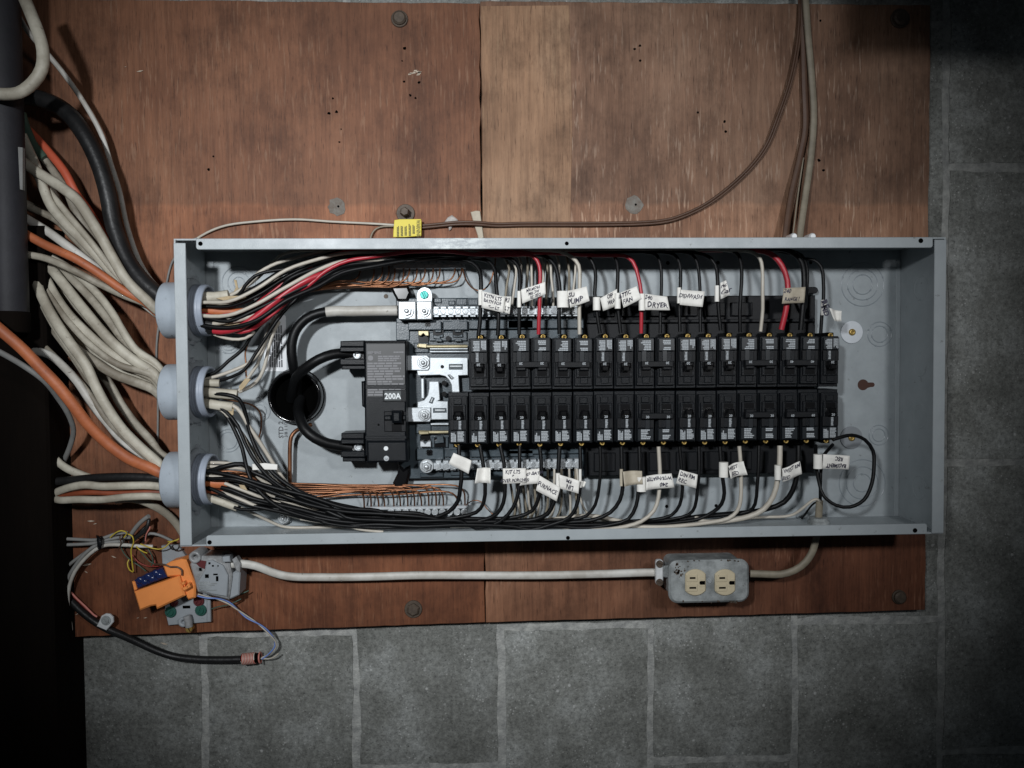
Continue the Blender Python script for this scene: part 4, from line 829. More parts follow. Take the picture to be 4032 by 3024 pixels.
# (label, name, material, width px, thick px, group/fitting, dy, d, outside points in crop B/A/C, stub)
CAB = [
 ('thick black cable curving down into the topmost conduit fitting', 'black_cable', 'blk2', 66, 62, 0, .010, .053, [('A', 100, 830, .03), ('A', 330, 850, .035), ('A', 560, 960, .04), ('A', 720, 1150, .045), ('A', 850, 1410, .045), ('B', 925, 0, .045), ('B', 985, 300, .045), ('B', 1100, 590, .048), ('B', 1260, 800, .052)], [('F', 420, 1040, .066), ('F', 600, 1070, .068)]),
 ('thin white cable along the right edge of the thick black cable', 'white_cable', 'white', 20, 12, 0, .018, .035, [('A', 150, 120, .05), ('A', 240, 270, .05), ('A', 430, 490, .04), ('A', 560, 650, .035), ('A', 720, 880, .03), ('A', 870, 1150, .025), ('A', 960, 1420, .02), ('B', 1035, 0, .02), ('B', 1100, 300, .02), ('B', 1215, 620, .025), ('B', 1340, 800, .03)], None),
 ('cream cable with a dark green end, beside the red orange cable', 'cream_cable', 'cream2', 30, 18, 0, .006, .03, [('A', 120, 850, .02), ('A', 215, 1080, .02), ('A', 300, 1260, .022), ('A', 440, 1450, .025), ('A', 570, 1640, .03), ('B', 650, 170, .03), ('B', 770, 350, .03), ('B', 900, 560, .035), ('B', 1060, 760, .035), ('B', 1270, 920, .035)], None),
 ('red orange cable passing behind cream cables near the grey pipe', 'orange_cable', 'redor', 33, 22, 0, .001, .028, [('A', 150, 1040, .015), ('A', 260, 1140, .02), ('A', 400, 1290, .025), ('A', 560, 1490, .03), ('A', 660, 1680, .03), ('B', 750, 140, .022), ('B', 860, 320, .02), ('B', 960, 520, .02), ('B', 1100, 740, .02), ('B', 1270, 900, .025)], None),
 ('long cream cable crossing over others to the topmost fitting', 'cream_cable', 'cream', 40, 26, 0, -.004, .06, [('A', 60, 1320, .05), ('A', 200, 1400, .05), ('A', 350, 1505, .05), ('A', 520, 1610, .055), ('B', 670, 75, .06), ('B', 790, 250, .062), ('B', 880, 400, .062), ('B', 980, 580, .062), ('B', 1090, 760, .062), ('B', 1240, 910, .06)], [('F', 420, 740, .06), ('F', 560, 745, .06), ('F', 720, 722, .058)]),
 ('cream cable under the long crossing one, from behind the pipe', 'cream_cable', 'cream', 38, 24, 0, -.006, .045, [('A', 190, 1170, .04), ('A', 240, 1280, .04), ('A', 320, 1460, .045), ('A', 380, 1640, .045), ('B', 440, 120, .046), ('B', 560, 265, .046), ('B', 720, 425, .046), ('B', 880, 600, .045), ('B', 1010, 735, .045), ('B', 1250, 930, .045)], [('F', 420, 785, .052), ('F', 600, 795, .052), ('F', 760, 770, .05)]),
 ('grey cream cable, uppermost of those leaving the pipe midway', 'cream_cable', 'cream2', 28, 18, 0, -.012, .03, [('B', 60, 40, .03), ('B', 190, 100, .03), ('B', 330, 165, .03), ('B', 480, 240, .03), ('B', 640, 400, .03), ('B', 830, 590, .03), ('B', 990, 730, .03), ('B', 1200, 900, .03)], None),
 ('bright white cable running under the upper orange cable', 'white_cable', 'white', 34, 20, 0, -.014, .04, [('B', 60, 130, .04), ('B', 200, 215, .04), ('B', 400, 335, .04), ('B', 560, 450, .04), ('B', 720, 570, .038), ('B', 900, 700, .036), ('B', 1200, 930, .036)], None),
 ('upper orange cable slanting down to the topmost fitting', 'orange_cable', 'orange', 34, 24, 0, -.010, .052, [('B', 60, 250, .055), ('B', 200, 350, .06), ('B', 380, 452, .062), ('B', 650, 575, .064), ('B', 850, 700, .06), ('B', 1050, 840, .054), ('B', 1250, 950, .05)], [('F', 420, 880, .055), ('F', 620, 905, .056), ('F', 920, 912, .056)]),
 ('dirty cream cable just below the upper orange cable', 'cream_cable', 'cream2', 27, 17, 0, -.018, .05, [('B', 60, 510, .06), ('B', 200, 535, .06), ('B', 400, 575, .06), ('B', 620, 670, .06), ('B', 850, 790, .055), ('B', 1080, 900, .05), ('B', 1280, 980, .05)], None),
 # middle fitting
 ('cream cable with pinkish stain, uppermost into the middle fitting', 'cream_cable', 'cream', 30, 20, 1, .016, .05, [('B', 60, 420, .0), ('B', 250, 490, .012), ('B', 500, 600, .03), ('B', 700, 740, .035), ('B', 860, 900, .04), ('B', 980, 1060, .045), ('B', 1060, 1200, .05), ('B', 1180, 1370, .05), ('B', 1330, 1470, .05)], [('G', 480, 20, .056), ('G', 620, 25, .056)]),
 ('cream cable, second from top into the middle fitting', 'cream_cable', 'cream2', 34, 22, 1, .008, .045, [('B', 60, 400, .0), ('B', 230, 470, .008), ('B', 400, 560, .025), ('B', 560, 690, .03), ('B', 760, 890, .035), ('B', 950, 1120, .042), ('B', 1080, 1290, .045), ('B', 1220, 1400, .045), ('B', 1350, 1500, .045)], None),
 ('cream cable, third from top into the middle fitting', 'cream_cable', 'cream', 40, 24, 1, .002, .055, [('B', 60, 380, .0), ('B', 200, 450, .01), ('B', 330, 555, .028), ('B', 430, 650, .035), ('B', 600, 860, .042), ('B', 760, 1060, .05), ('B', 950, 1280, .055), ('B', 1150, 1450, .055), ('B', 1320, 1560, .055)], [('G', 480, 125, .062), ('G', 660, 140, .062), ('G', 815, 150, .060)]),
 ('cream cable, fourth from top into the middle fitting', 'cream_cable', 'cream', 38, 24, 1, -.007, .052, [('B', 60, 380, .0), ('B', 170, 450, .012), ('B', 270, 560, .03), ('B', 350, 660, .03), ('B', 450, 850, .036), ('B', 570, 1030, .044), ('B', 740, 1210, .05), ('B', 950, 1390, .052), ('B', 1150, 1520, .052), ('B', 1330, 1610, .052)], [('G', 480, 245, .058), ('G', 620, 270, .058), ('G', 765, 285, .058)]),
 ('lowest cream cable into the middle fitting', 'cream_cable', 'cream2', 38, 24, 1, -.016, .05, [('B', 60, 560, .005), ('B', 190, 740, .018), ('B', 270, 850, .025), ('B', 380, 1010, .03), ('B', 480, 1150, .036), ('B', 620, 1320, .045), ('B', 820, 1470, .05), ('B', 1000, 1580, .05), ('B', 1190, 1650, .05), ('C', 1330, 50, .05)], None),
 # filler cables deeper in the fan
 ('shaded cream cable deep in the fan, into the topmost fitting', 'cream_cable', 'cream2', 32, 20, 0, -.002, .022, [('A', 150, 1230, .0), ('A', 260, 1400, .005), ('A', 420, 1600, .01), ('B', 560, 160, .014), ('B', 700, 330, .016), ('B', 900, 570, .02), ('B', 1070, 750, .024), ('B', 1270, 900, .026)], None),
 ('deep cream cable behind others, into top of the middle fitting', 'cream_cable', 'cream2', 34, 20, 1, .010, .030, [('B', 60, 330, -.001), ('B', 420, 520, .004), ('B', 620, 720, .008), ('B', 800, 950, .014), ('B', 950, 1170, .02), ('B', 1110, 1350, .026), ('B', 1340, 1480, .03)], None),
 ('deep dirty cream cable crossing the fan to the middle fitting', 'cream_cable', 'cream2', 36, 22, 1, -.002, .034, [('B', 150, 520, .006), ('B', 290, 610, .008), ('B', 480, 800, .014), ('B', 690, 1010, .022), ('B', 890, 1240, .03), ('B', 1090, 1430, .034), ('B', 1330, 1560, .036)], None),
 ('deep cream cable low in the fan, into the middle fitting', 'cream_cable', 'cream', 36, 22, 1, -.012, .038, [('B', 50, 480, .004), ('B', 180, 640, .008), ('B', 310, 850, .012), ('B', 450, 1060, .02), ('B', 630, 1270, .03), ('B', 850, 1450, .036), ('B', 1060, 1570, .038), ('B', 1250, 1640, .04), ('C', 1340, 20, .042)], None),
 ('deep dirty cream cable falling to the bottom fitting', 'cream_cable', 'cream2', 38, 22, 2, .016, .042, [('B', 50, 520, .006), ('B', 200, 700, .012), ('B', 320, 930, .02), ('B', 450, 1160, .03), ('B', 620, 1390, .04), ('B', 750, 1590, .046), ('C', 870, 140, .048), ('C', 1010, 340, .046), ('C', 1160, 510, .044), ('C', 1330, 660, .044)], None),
 ('thin cream cable under the bright white one, topmost fitting', 'cream_cable', 'cream2', 24, 15, 0, -.008, .02, [('B', 40, 10, .01), ('B', 300, 130, .012), ('B', 520, 235, .014), ('B', 760, 440, .016), ('B', 960, 680, .02), ('B', 1250, 915, .024)], None),
 ('thin cream cable tight beside the long crossing cable', 'cream_cable', 'cream', 25, 16, 0, .002, .05, [('A', 60, 1270, .03), ('A', 300, 1490, .035), ('A', 430, 1659, .04), ('B', 600, 210, .046), ('B', 800, 450, .05), ('B', 1010, 710, .05), ('B', 1270, 940, .05)], None),
 ('thin cream cable between the second and third into middle fitting', 'cream_cable', 'cream', 26, 17, 1, .004, .05, [('B', 60, 420, .01), ('B', 300, 560, .024), ('B', 520, 760, .034), ('B', 720, 985, .044), ('B', 900, 1200, .05), ('B', 1110, 1405, .052), ('B', 1340, 1525, .052)], None),
 ('thin cream cable between the third and fourth into middle fitting', 'cream_cable', 'cream2', 26, 17, 1, -.004, .056, [('B', 60, 490, .02), ('B', 250, 640, .03), ('B', 400, 860, .04), ('B', 590, 1120, .05), ('B', 790, 1330, .056), ('B', 1020, 1490, .058), ('B', 1320, 1590, .056)], None),
 ('thin cream cable riding along the steep cable to bottom fitting', 'cream_cable', 'cream', 26, 17, 2, .012, .05, [('B', 60, 480, .02), ('B', 200, 650, .03), ('B', 310, 860, .04), ('B', 450, 1130, .05), ('B', 620, 1390, .056), ('B', 740, 1560, .056), ('C', 880, 110, .056), ('C', 1000, 300, .054), ('C', 1150, 480, .052), ('C', 1340, 640, .05)], None),
 ('thin cream cable rising left of the steep one, lower left', 'cream_cable', 'cream2', 25, 16, 2, .009, .052, [('B', 170, 1060, .03), ('B', 330, 1280, .04), ('B', 520, 1470, .05), ('B', 660, 1610, .056), ('C', 790, 110, .06), ('C', 920, 300, .06), ('C', 1080, 470, .056), ('C', 1330, 680, .052)], None),
 # bottom fitting
 ('big orange cable sweeping from lower left to the bottom fitting', 'orange_cable', 'orange', 44, 34, 2, .006, .06, [('B', -120, 1090, .112), ('B', 0, 1190, .11), ('B', 190, 1355, .105), ('B', 350, 1520, .10), ('C', 490, 5, .097), ('C', 630, 180, .092), ('C', 770, 360, .084), ('C', 930, 515, .076), ('C', 1120, 650, .07), ('C', 1300, 728, .062)], [('G', 450, 1105, .064), ('G', 580, 1110, .066), ('G', 720, 1120, .066)]),
 ('lavender white cable next to the big orange cable', 'white_cable', 'white', 32, 20, 2, .014, .045, [('B', 190, 1350, .04), ('B', 300, 1372, .045), ('B', 430, 1410, .05), ('B', 560, 1520, .055), ('B', 670, 1645, .06), ('C', 800, 185, .06), ('C', 940, 355, .055), ('C', 1060, 500, .05), ('C', 1230, 620, .048), ('C', 1330, 690, .046)], None),
 ('cream cable falling steeply from the pipe to the bottom fitting', 'cream_cable', 'cream', 40, 26, 2, .010, .058, [('B', 40, 430, .02), ('B', 150, 525, .03), ('B', 220, 610, .035), ('B', 290, 720, .04), ('B', 360, 900, .05), ('B', 480, 1120, .06), ('B', 620, 1325, .065), ('B', 750, 1510, .066), ('C', 830, 30, .066), ('C', 930, 210, .066), ('C', 1060, 395, .064), ('C', 1210, 545, .06), ('C', 1330, 650, .058)], [('G', 450, 985, .066), ('G', 550, 1015, .066)]),
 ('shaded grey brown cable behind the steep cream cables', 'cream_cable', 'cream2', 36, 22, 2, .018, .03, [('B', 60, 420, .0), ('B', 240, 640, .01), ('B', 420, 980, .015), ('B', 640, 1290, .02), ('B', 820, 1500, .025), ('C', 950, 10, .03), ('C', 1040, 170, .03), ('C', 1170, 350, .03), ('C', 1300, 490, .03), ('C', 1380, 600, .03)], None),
 ('cream cable looping from the post under the black cable', 'cream_cable', 'cream', 32, 20, 2, .000, .028, [('C', 430, 570, .02), ('C', 470, 640, .025), ('C', 560, 720, .028), ('C', 690, 780, .028), ('C', 850, 830, .022), ('C', 1100, 860, .02), ('C', 1330, 850, .025)], None),
 ('black cable running level from the dark post to the bottom fitting', 'black_cable', 'blk2', 34, 24, 2, .001, .052, [('C', 420, 850, .03), ('C', 640, 830, .035), ('C', 900, 808, .045), ('C', 1150, 805, .05), ('C', 1300, 812, .052)], None),
 ('white cable running level, upper of the pair below the black one', 'white_cable', 'cream', 31, 20, 2, -.009, .055, [('C', 440, 960, .03), ('C', 500, 930, .035), ('C', 620, 890, .045), ('C', 740, 872, .05), ('C', 880, 885, .052), ('C', 1080, 880, .055), ('C', 1290, 878, .055)], None),
 ('rusty red cable between the level pair of white cables', 'orange_cable', 'rust', 22, 16, 2, -.016, .05, [('C', 480, 985, .03), ('C', 650, 948, .04), ('C', 800, 938, .045), ('C', 1000, 945, .048), ('C', 1290, 935, .05)], [('G', 450, 1195, .062), ('G', 560, 1200, .062), ('G', 660, 1215, .062)]),
 ('white cable running level, lower of the pair below the black one', 'white_cable', 'cream', 29, 20, 2, -.021, .055, [('C', 460, 990, .03), ('C', 520, 1005, .04), ('C', 680, 998, .048), ('C', 880, 1000, .05), ('C', 1080, 978, .055), ('C', 1290, 970, .055)], [('G', 470, 1260, .062), ('G', 640, 1320, .062), ('G', 815, 1385, .060)]),
]
for lab, nm, m, w, t_, k, dy, d, pts, stub in CAB:
    o = wire(nm, lab, [PP(*p) for p in pts] + inside(k, dy, d, stub), w, m, t_, 'cable', 'cables entering the panel')
    if 'dark green' in lab:
        tube('green_end', [PP('A', 190, 980, .024), PP('A', 228, 1110, .024), PP('A', 300, 1260, .026), PP('A', 385, 1365, .028)], 34 * U_, M['wgrn'], 22 * U_, o)
wire('cream_cable', 'thick cream cable looping in front of the grey pipe, upper left', path('A', [(190, -60, .095), (250, 80, .098), (335, 300, .104), (372, 450, .106), (360, 600, .108), (285, 715, .108), (165, 800, .108), (0, 812, .108), (-120, 790, .108)], .108), 45, 'cream', 38, 'cable')
wire('grey_cable', 'shaded grey cable hanging below the big orange cable', path(None, [('B', -120, 1330, .12), ('B', 0, 1385, .115), ('B', 200, 1500, .10), ('B', 380, 1630, .09), ('C', 500, 120, .07), ('C', 590, 260, .055), ('C', 635, 400, .04), ('C', 605, 540, .025), ('C', 555, 660, .01), ('C', 540, 700, -.001)], .05), 22, 'greyc', 16, 'cable')
wire('grey_cable', 'grey cable dropping straight down beside the pipe', path('B', [(185, 780, .03), (215, 900, .035), (245, 1030, .04), (255, 1200, .04), (250, 1400, .035)], .04), 26, 'cream2', 16, 'cable')
wire('grey_cable', 'short grey cable in the dark gap behind steep cream cables', path('B', [(230, 1090, .0), (330, 1130, .005), (430, 1175, .005), (530, 1270, .005), (640, 1380, .002)], .0), 24, 'cream2', 16, 'cable')
wire('white_cable', 'white cable turning down behind the lower left panel corner', path('C', [(1000, 1000, .02), (1130, 990, .03), (1230, 1010, .03), (1350, 1065, .025), (1460, 1140, .015), (1540, 1230, .008), (1600, 1330, .006)], .02), 33, 'cream', 20, 'cable')
wire('thin_wire', 'thin grey wire running down the plywood behind the fittings', path(None, [('D', 428, 520, .0), ('B', 1700, 400, .002), ('F', 200, 240, .002), ('B', 1490, 600, .0), ('B', 1420, 900, .0), ('B', 1360, 1250, .0), ('B', 1352, 1450, .0), ('C', 1365, 150, .0), ('C', 1362, 520, .0)], 0), 9, 'greyc', None, 'wire')
wire('thin_wire', 'thin white wire along the top of the panel to the yellow tag', path(None, [('B', 1690, 410, .0), ('B', 1790, 350, .002), ('B', 1950, 290, .003), ('D', 560, 478, .003), ('D', 640, 474, .003), ('D', 720, 479, .003), ('N', 120, 372, .003), ('N', 420, 392, .004)], 0), 10, 'wht', None, 'wire')
wire('thin_wire', 'thin copper coloured wire bending down left of the yellow tag', path('N', [(420, 412, .004), (260, 412, .003), (160, 440, .003), (100, 500, .003), (70, 580, .004), (60, 640, .005)], 0), 7, 'tan', None, 'wire')
def cord(pts, lab, w):
    t = thing('lamp_cord', lab, 'cord', pts[0]); 
    for s in (-1, 1):
        q = []
        for i, p in enumerate(pts):
            tg = (pts[min(i + 1, len(pts) - 1)] - pts[max(i - 1, 0)]).normalized(); sd = tg.cross(Vector((0, -1, 0))).normalized(); q.append(p + sd * s * w * .27)
        mb = MB(); tube_mb(mb, q, w * .56, None, 8); mb.build('conductor', M['brown'], t)
cord(path(None, [('S', 850, -60, .0), ('S', 850, 120, .002), ('S', 832, 300, .004), ('S', 790, 500, .005), ('S', 715, 720, .005), ('S', 645, 890, .004), ('S', 530, 1040, .003), ('S', 310, 1225, .003), ('S', 130, 1315, .003), ('S', 0, 1348, .003), ('N', 2212, 380, .003), ('N', 1900, 388, .003), ('N', 1600, 364, .007), ('N', 1300, 366, .006), ('N', 1080, 388, .004), ('N', 820, 412, .004), ('N', 700, 415, .003)], 0), 'brown two-strand cord swooping over the plywood to the yellow tag', .0058)
wire('brown_cable', 'flat dark brown cable running down into the top of panel', path('S', [(868, -60, .003), (870, 200, .003), (876, 500, .003), (882, 780, .003), (855, 930, .004), (795, 1200, .01), (762, 1440, .02), (758, 1500, .022)], 0), 29, 'brown', 12, 'cable')
wire('tan_cable', 'flat tan cable running down beside the dark brown one', path('S', [(880, -60, .008), (898, 200, .007), (922, 480, .006), (934, 700, .006), (918, 940, .008), (882, 1200, .014), (850, 1430, .024), (845, 1500, .026)], 0), 29, 'tan', 14, 'cable')
wire('thin_wire', 'thin pale wire squeezed between the brown and tan cables', path('S', [(868, 40, .006), (862, 200, .004), (846, 330, .003), (805, 520, .0), (870, 960, .004), (835, 1200, .010), (805, 1440, .02)][4:], 0), 6, 'tan', None, 'wire')
# ------------------------------------------------------------------ feeders and their bushing
hx, hz = PX('G', 1465, 165, .004)
t = thing('feeder_bushing', 'round black bushing in the panel back where feeders emerge', 'bushing', (hx, -.0012, hz))
mb = MB(); mb.lathe([(.0305, .0012), (.0345, .0012), (.0348, .004), (.0338, .0165), (.0328, .0195), (.0314, .0205), (.0298, .0198), (.0290, .017), (.0285, .0016)], (hx, 0, hz), 'd', 48, True, 0.0, False); mb.lathe([(.0330, .0045), (.0354, .005), (.0354, .0075), (.0330, .008)], (hx, 0, hz), 'd', 48, True, 0.0, False); mb.build('rim', M['gloss'], t)
mb = MB(); mb.disc(hx, hz, .0012, .0016, .0292, 40); mb.build('opening', M['hole'], t)
fe = 'feeder cables to the main breaker'
o = wire('feeder_cable', 'thick black feeder wrapped in white tape, bending right to lug', path(None, [('G', 1470, 180, .002), ('F', 1462, 1630, .012), ('F', 1436, 1560, .027), ('F', 1412, 1420, .034), ('F', 1405, 1270, .036), ('F', 1450, 1110, .036), ('F', 1560, 985, .035), ('F', 1700, 922, .034), ('F', 1860, 900, .033), ('H', 150, 900, .032), ('H', 500, 895, .031), ('H', 760, 893, .031)], 0), 39, 'blk', None, 'cable', fe, 14)
tube('white_tape', path(None, [('F', 1782, 908, .0335), ('F', 1900, 897, .033), ('H', 200, 900, .032), ('H', 480, 895, .031), ('H', 735, 893, .031)], 0), 41.5 * U_, M['white'], None, o, 14)
wire('feeder_cable', 'thick black feeder curving up to the upper main breaker terminal', path(None, [('G', 1400, 200, .003), ('G', 1420, 90, .018), ('F', 1462, 1615, .034), ('F', 1545, 1530, .042), ('F', 1700, 1425, .046), ('F', 1850, 1370, .042), ('F', 1990, 1358, .035), ('F', 2100, 1360, .032)], 0), 41, 'blk', None, 'cable', fe, 14)
wire('feeder_cable', 'thick black feeder curving down to the lower main breaker terminal', path('G', [(1500, 190, .003), (1478, 290, .016), (1495, 400, .033), (1550, 525, .042), (1660, 620, .044), (1800, 682, .040), (1940, 705, .035), (2060, 725, .032)], 0), 43, 'blk', None, 'cable', fe, 14)
wire('ground_conductor', 'thick bare copper conductor rising behind the lower feeder', path('G', [(1620, 475, .006), (1540, 500, .012), (1450, 545, .018), (1400, 610, .02), (1387, 720, .02), (1386, 900, .019), (1386, 1060, .018), (1390, 1130, .014)], 0), 16.5, 'copper', None, 'wire', None, 10)

# ------------------------------------------------------------------ upper branch wires
UB = [('F', 330, 900, 50, .050), ('F', 450, 905, 52, .052), ('F', 720, 910, 62, .054), ('F', 1020, 800, 72, .052), ('F', 1350, 590, 70, .050), ('F', 1700, 440, 58, .048), ('H', 120, 350, 44, .046), ('H', 500, 318, 30, .045), ('H', 900, 292, 18, .044),
      ('H', 1400, 278, 14, .044), ('H', 1900, 275, 12, .042), ('J', 500, 262, 12, .042), ('J', 1000, 260, 11, .042), ('J', 1600, 255, 10, .042), ('L', 300, 240, 9, .042), ('L', 800, 235, 8, .042), ('L', 1200, 240, 8, .042)]
def absx(c, x): return CR[c][0] + x / CR[c][2]
rw = random.Random(31)
def bundle(B, off, doff, xs0, xs1):
    out = []
    for c, x, y, hw, d in B:
        s = CR[c][2]; sx = absx(c, x)
        if sx < xs0 or sx > xs1 - 35: continue
        o = max(-1.25, min(1.25, off + rw.uniform(-.16, .16)))
        out.append(PP(c, x, y + o * hw * s, d + doff * (hw / 70) * .025 + rw.uniform(-.0015, .0015)))
    return out
def upper(lab, end, w, m, off, doff, start=None, nm=None, xs0=0):
    e0 = end[0]
    pts = ([PP(*p) for p in start] if start else []) + bundle(UB, off, doff, xs0, absx(e0[0], e0[1])) + [PP(*p) for p in end]
    return wire(nm or 'branch_wire', lab, pts, w * 1.18, m, None, 'wire', 'wires to the upper breakers', 8, .008)
T0 = .0555
s1 = [('F', 400, 1620, .05), ('F', 570, 1570, .052), ('F', 720, 1440, .05), ('F', 880, 1310, .048), ('F', 960, 1180, .05), ('F', 1080, 1030, .052), ('F', 1200, 880, .052)]
s2 = [('F', 420, 1690, .05), ('F', 680, 1640, .055), ('F', 890, 1540, .058), ('F', 1000, 1380, .056), ('F', 1130, 1180, .056), ('F', 1240, 1010, .056), ('F', 1370, 850, .054), ('F', 1500, 720, .052)]
x1, x2 = absx('F', 1250), absx('F', 1560)
upper('black wire to the leftmost upper breaker, under the kitchen lights tag', [('H', 1400, 340, .045), ('H', 1550, 375, .05), ('H', 1625, 460, .054), ('H', 1643, 600, .058), ('H', 1635, 830, .058), ('H', 1632, 1000, .057), ('H', 1614, 1165, T0)], 14.5, 'blk', 1.1, 1)
upper('black wire to the second upper breaker from left', [('H', 1620, 330, .04), ('H', 1740, 370, .046), ('H', 1795, 460, .05), ('H', 1805, 600, .054), ('H', 1830, 850, .057), ('H', 1832, 1000, .057), ('H', 1825, 1165, T0)], 13.5, 'blk', .95, -.5)
upper('black wire left of the first red wire, carrying a long tag', [('H', 1900, 310, .046), ('H', 2010, 360, .05), ('H', 2062, 460, .054), ('H', 2062, 650, .058), ('H', 2058, 850, .058), ('H', 2058, 1150, T0)], 13.5, 'blk', .8, .5)
upper('black wire just right of the first red wire', [('J', 330, 280, .045), ('J', 430, 320, .05), ('J', 510, 400, .054), ('J', 545, 520, .057), ('J', 565, 680, .058), ('J', 555, 900, .058), ('J', 560, 1150, T0)], 14.5, 'blk', .55, .8)
upper('white wire to a double breaker, between black wires', [('J', 350, 240, .05), ('J', 560, 252, .052), ('J', 695, 310, .055), ('J', 770, 400, .058), ('J', 781, 550, .059), ('J', 776, 800, .058), ('J', 780, 1150, T0)], 13, 'wht', .2, 1)
upper('black wire right of the white wire, under a long tag', [('J', 780, 275, .045), ('J', 880, 315, .05), ('J', 935, 400, .052), ('J', 955, 520, .055), ('J', 945, 700, .057), ('J', 965, 900, .057), ('J', 1003, 1140, T0)], 13, 'blk', .4, -.8)
upper('black wire leading to the FAN tag', [('J', 1050, 262, .046), ('J', 1145, 295, .05), ('J', 1190, 380, .054), ('J', 1195, 550, .057), ('J', 1190, 700, .058), ('J', 1200, 900, .057), ('J', 1228, 1140, T0)], 13, 'blk', .25, .6)
upper('black wire behind the DRYER tag', [('J', 1520, 262, .045), ('J', 1615, 290, .05), ('J', 1660, 390, .054), ('J', 1672, 600, .056), ('J', 1662, 850, .056), ('J', 1658, 1140, T0)], 11.5, 'blk', .1, 0)
upper('black wire carrying the DISHWASH tag', [('J', 1700, 258, .046), ('J', 1810, 285, .05), ('J', 1868, 375, .054), ('J', 1880, 550, .057), ('J', 1866, 800, .057), ('J', 1872, 1125, T0)], 12, 'blk', -.05, .8, s1, None, x1)
upper('black wire right of the DISHWASH tag', [('J', 1890, 255, .044), ('J', 2000, 280, .048), ('J', 2060, 375, .052), ('J', 2085, 550, .055), ('J', 2092, 750, .056), ('J', 2095, 1125, T0)], 11, 'blk', -.2, 0, s2, None, x2)
upper('black wire with a small folded tag, left of the long white wire', [('L', 130, 268, .046), ('L', 250, 310, .05), ('L', 322, 395, .054), ('L', 345, 520, .057), ('L', 350, 650, .058), ('L', 355, 850, .057), ('L', 380, 1110, T0)], 12.5, 'blk', -.3, .6)
upper('untagged black wire immediately left of the long white wire', [('L', 430, 235, .046), ('L', 545, 260, .05), ('L', 592, 335, .054), ('L', 610, 500, .058), ('L', 600, 700, .059), ('L', 590, 900, .058), ('L', 592, 1130, T0)], 12.5, 'blk', -.45, -.4)
upper('long untagged white wire left of the thick red wire', [('L', 480, 238, .05), ('L', 620, 240, .052), ('L', 735, 262, .055), ('L', 808, 325, .058), ('L', 833, 430, .06), ('L', 837, 700, .06), ('L', 838, 880, .058), ('L', 815, 1120, T0)], 12, 'wht', -.6, 1)
upper('thick black wire right of the RANGE tag', [('L', 1100, 235, .046), ('L', 1200, 290, .05), ('L', 1265, 370, .054), ('L', 1287, 490, .057), ('L', 1287, 700, .057), ('L', 1270, 900, .057), ('L', 1252, 1105, T0)], 18, 'blk', -.8, 0)
upper('rightmost black wire in the upper row, with a twisted tag', [('L', 1200, 290, .04), ('L', 1300, 330, .045), ('L', 1400, 345, .05), ('L', 1475, 415, .054), ('L', 1498, 560, .056), ('L', 1500, 760, .057), ('L', 1482, 950, .057), ('L', 1470, 1140, T0)], 11.5, 'blk', -.7, -.6)
wire('branch_wire', 'second black wire beside the thick black wire near RANGE tag', path('L', [(1150, 240, .04), (1260, 290, .044), (1310, 380, .05), (1325, 520, .053), (1318, 680, .052), (1300, 840, .04), (1290, 900, .032)], 0), 13, 'blk', None, 'wire', 'wires to the upper breakers')
rd = 'wires to the upper breakers'
wire('branch_wire', 'red wire along the bundle to the fourth breaker space', path(None, [('F', 330, 900, .06), ('F', 620, 960, .064), ('F', 900, 895, .066), ('F', 1300, 740, .066), ('F', 1590, 620, .066), ('F', 1720, 505, .066), ('F', 1850, 420, .066), ('H', 200, 350, .066), ('H', 500, 302, .066), ('H', 760, 265, .064), ('H', 900, 250, .062), ('H', 1150, 247, .06), ('H', 1350, 255, .058), ('H', 1550, 280, .058), ('H', 1800, 290, .058), ('H', 2080, 285, .058), ('J', 245, 288, .058), ('J', 320, 350, .06), ('J', 350, 470, .061), ('J', 347, 620, .061), ('J', 345, 800, .06), ('J', 337, 1000, .058), ('J', 333, 1150, T0)], 0), 15.5, 'red', None, 'wire', rd, 8, .008)
wire('branch_wire', 'red wire beside the DRYER tag', path(None, [('F', 330, 930, .062), ('F', 860, 1130, .063), ('F', 1080, 1030, .062), ('F', 1190, 940, .058), ('F', 1400, 760, .05), ('F', 1700, 480, .05), ('H', 300, 300, .05), ('H', 1000, 268, .048), ('H', 1900, 262, .048), ('J', 500, 270, .05), ('J', 800, 288, .054), ('J', 1080, 294, .055), ('J', 1270, 298, .055), ('J', 1360, 360, .057), ('J', 1418, 520, .059), ('J', 1450, 700, .06), ('J', 1453, 900, .059), ('J', 1450, 1140, T0)], 0), 15, 'red', None, 'wire', rd, 8, .008)
wire('branch_wire', 'red wire crossing high over the left part of the bundle', path(None, [('F', 330, 920, .055), ('F', 900, 900, .058), ('F', 1100, 765, .06), ('F', 1300, 605, .06), ('F', 1470, 472, .06), ('F', 1590, 420, .06), ('F', 1700, 345, .06), ('F', 1850, 288, .06), ('F', 2000, 255, .058), ('H', 300, 240, .055), ('H', 800, 235, .05), ('H', 1600, 240, .046), ('J', 400, 245, .044), ('J', 1000, 245, .042), ('L', 200, 238, .042), ('L', 400, 238, .042)], 0), 17, 'red', None, 'wire', rd, 8, .008)
wire('branch_wire', 'thick red wire from black sheath up into the bundle', path('F', [(560, 1110, .066), (640, 1118, .068), (830, 1080, .07), (1020, 960, .07), (1200, 815, .07), (1420, 650, .069), (1580, 560, .068), (1700, 505, .064), (1850, 440, .052), (2000, 380, .046), (2212, 330, .044)], 0), 27, 'red', None, 'wire', rd, 10, .008)
wire('branch_wire', 'thick red wire bending down to the RANGE tag', path('L', [(500, 225, .046), (700, 230, .05), (850, 248, .053), (960, 300, .056), (1045, 400, .059), (1105, 560, .06), (1110, 700, .06), (1092, 880, .059), (1040, 1100, T0)], 0), 22, 'red', None, 'wire', rd, 10, .008)
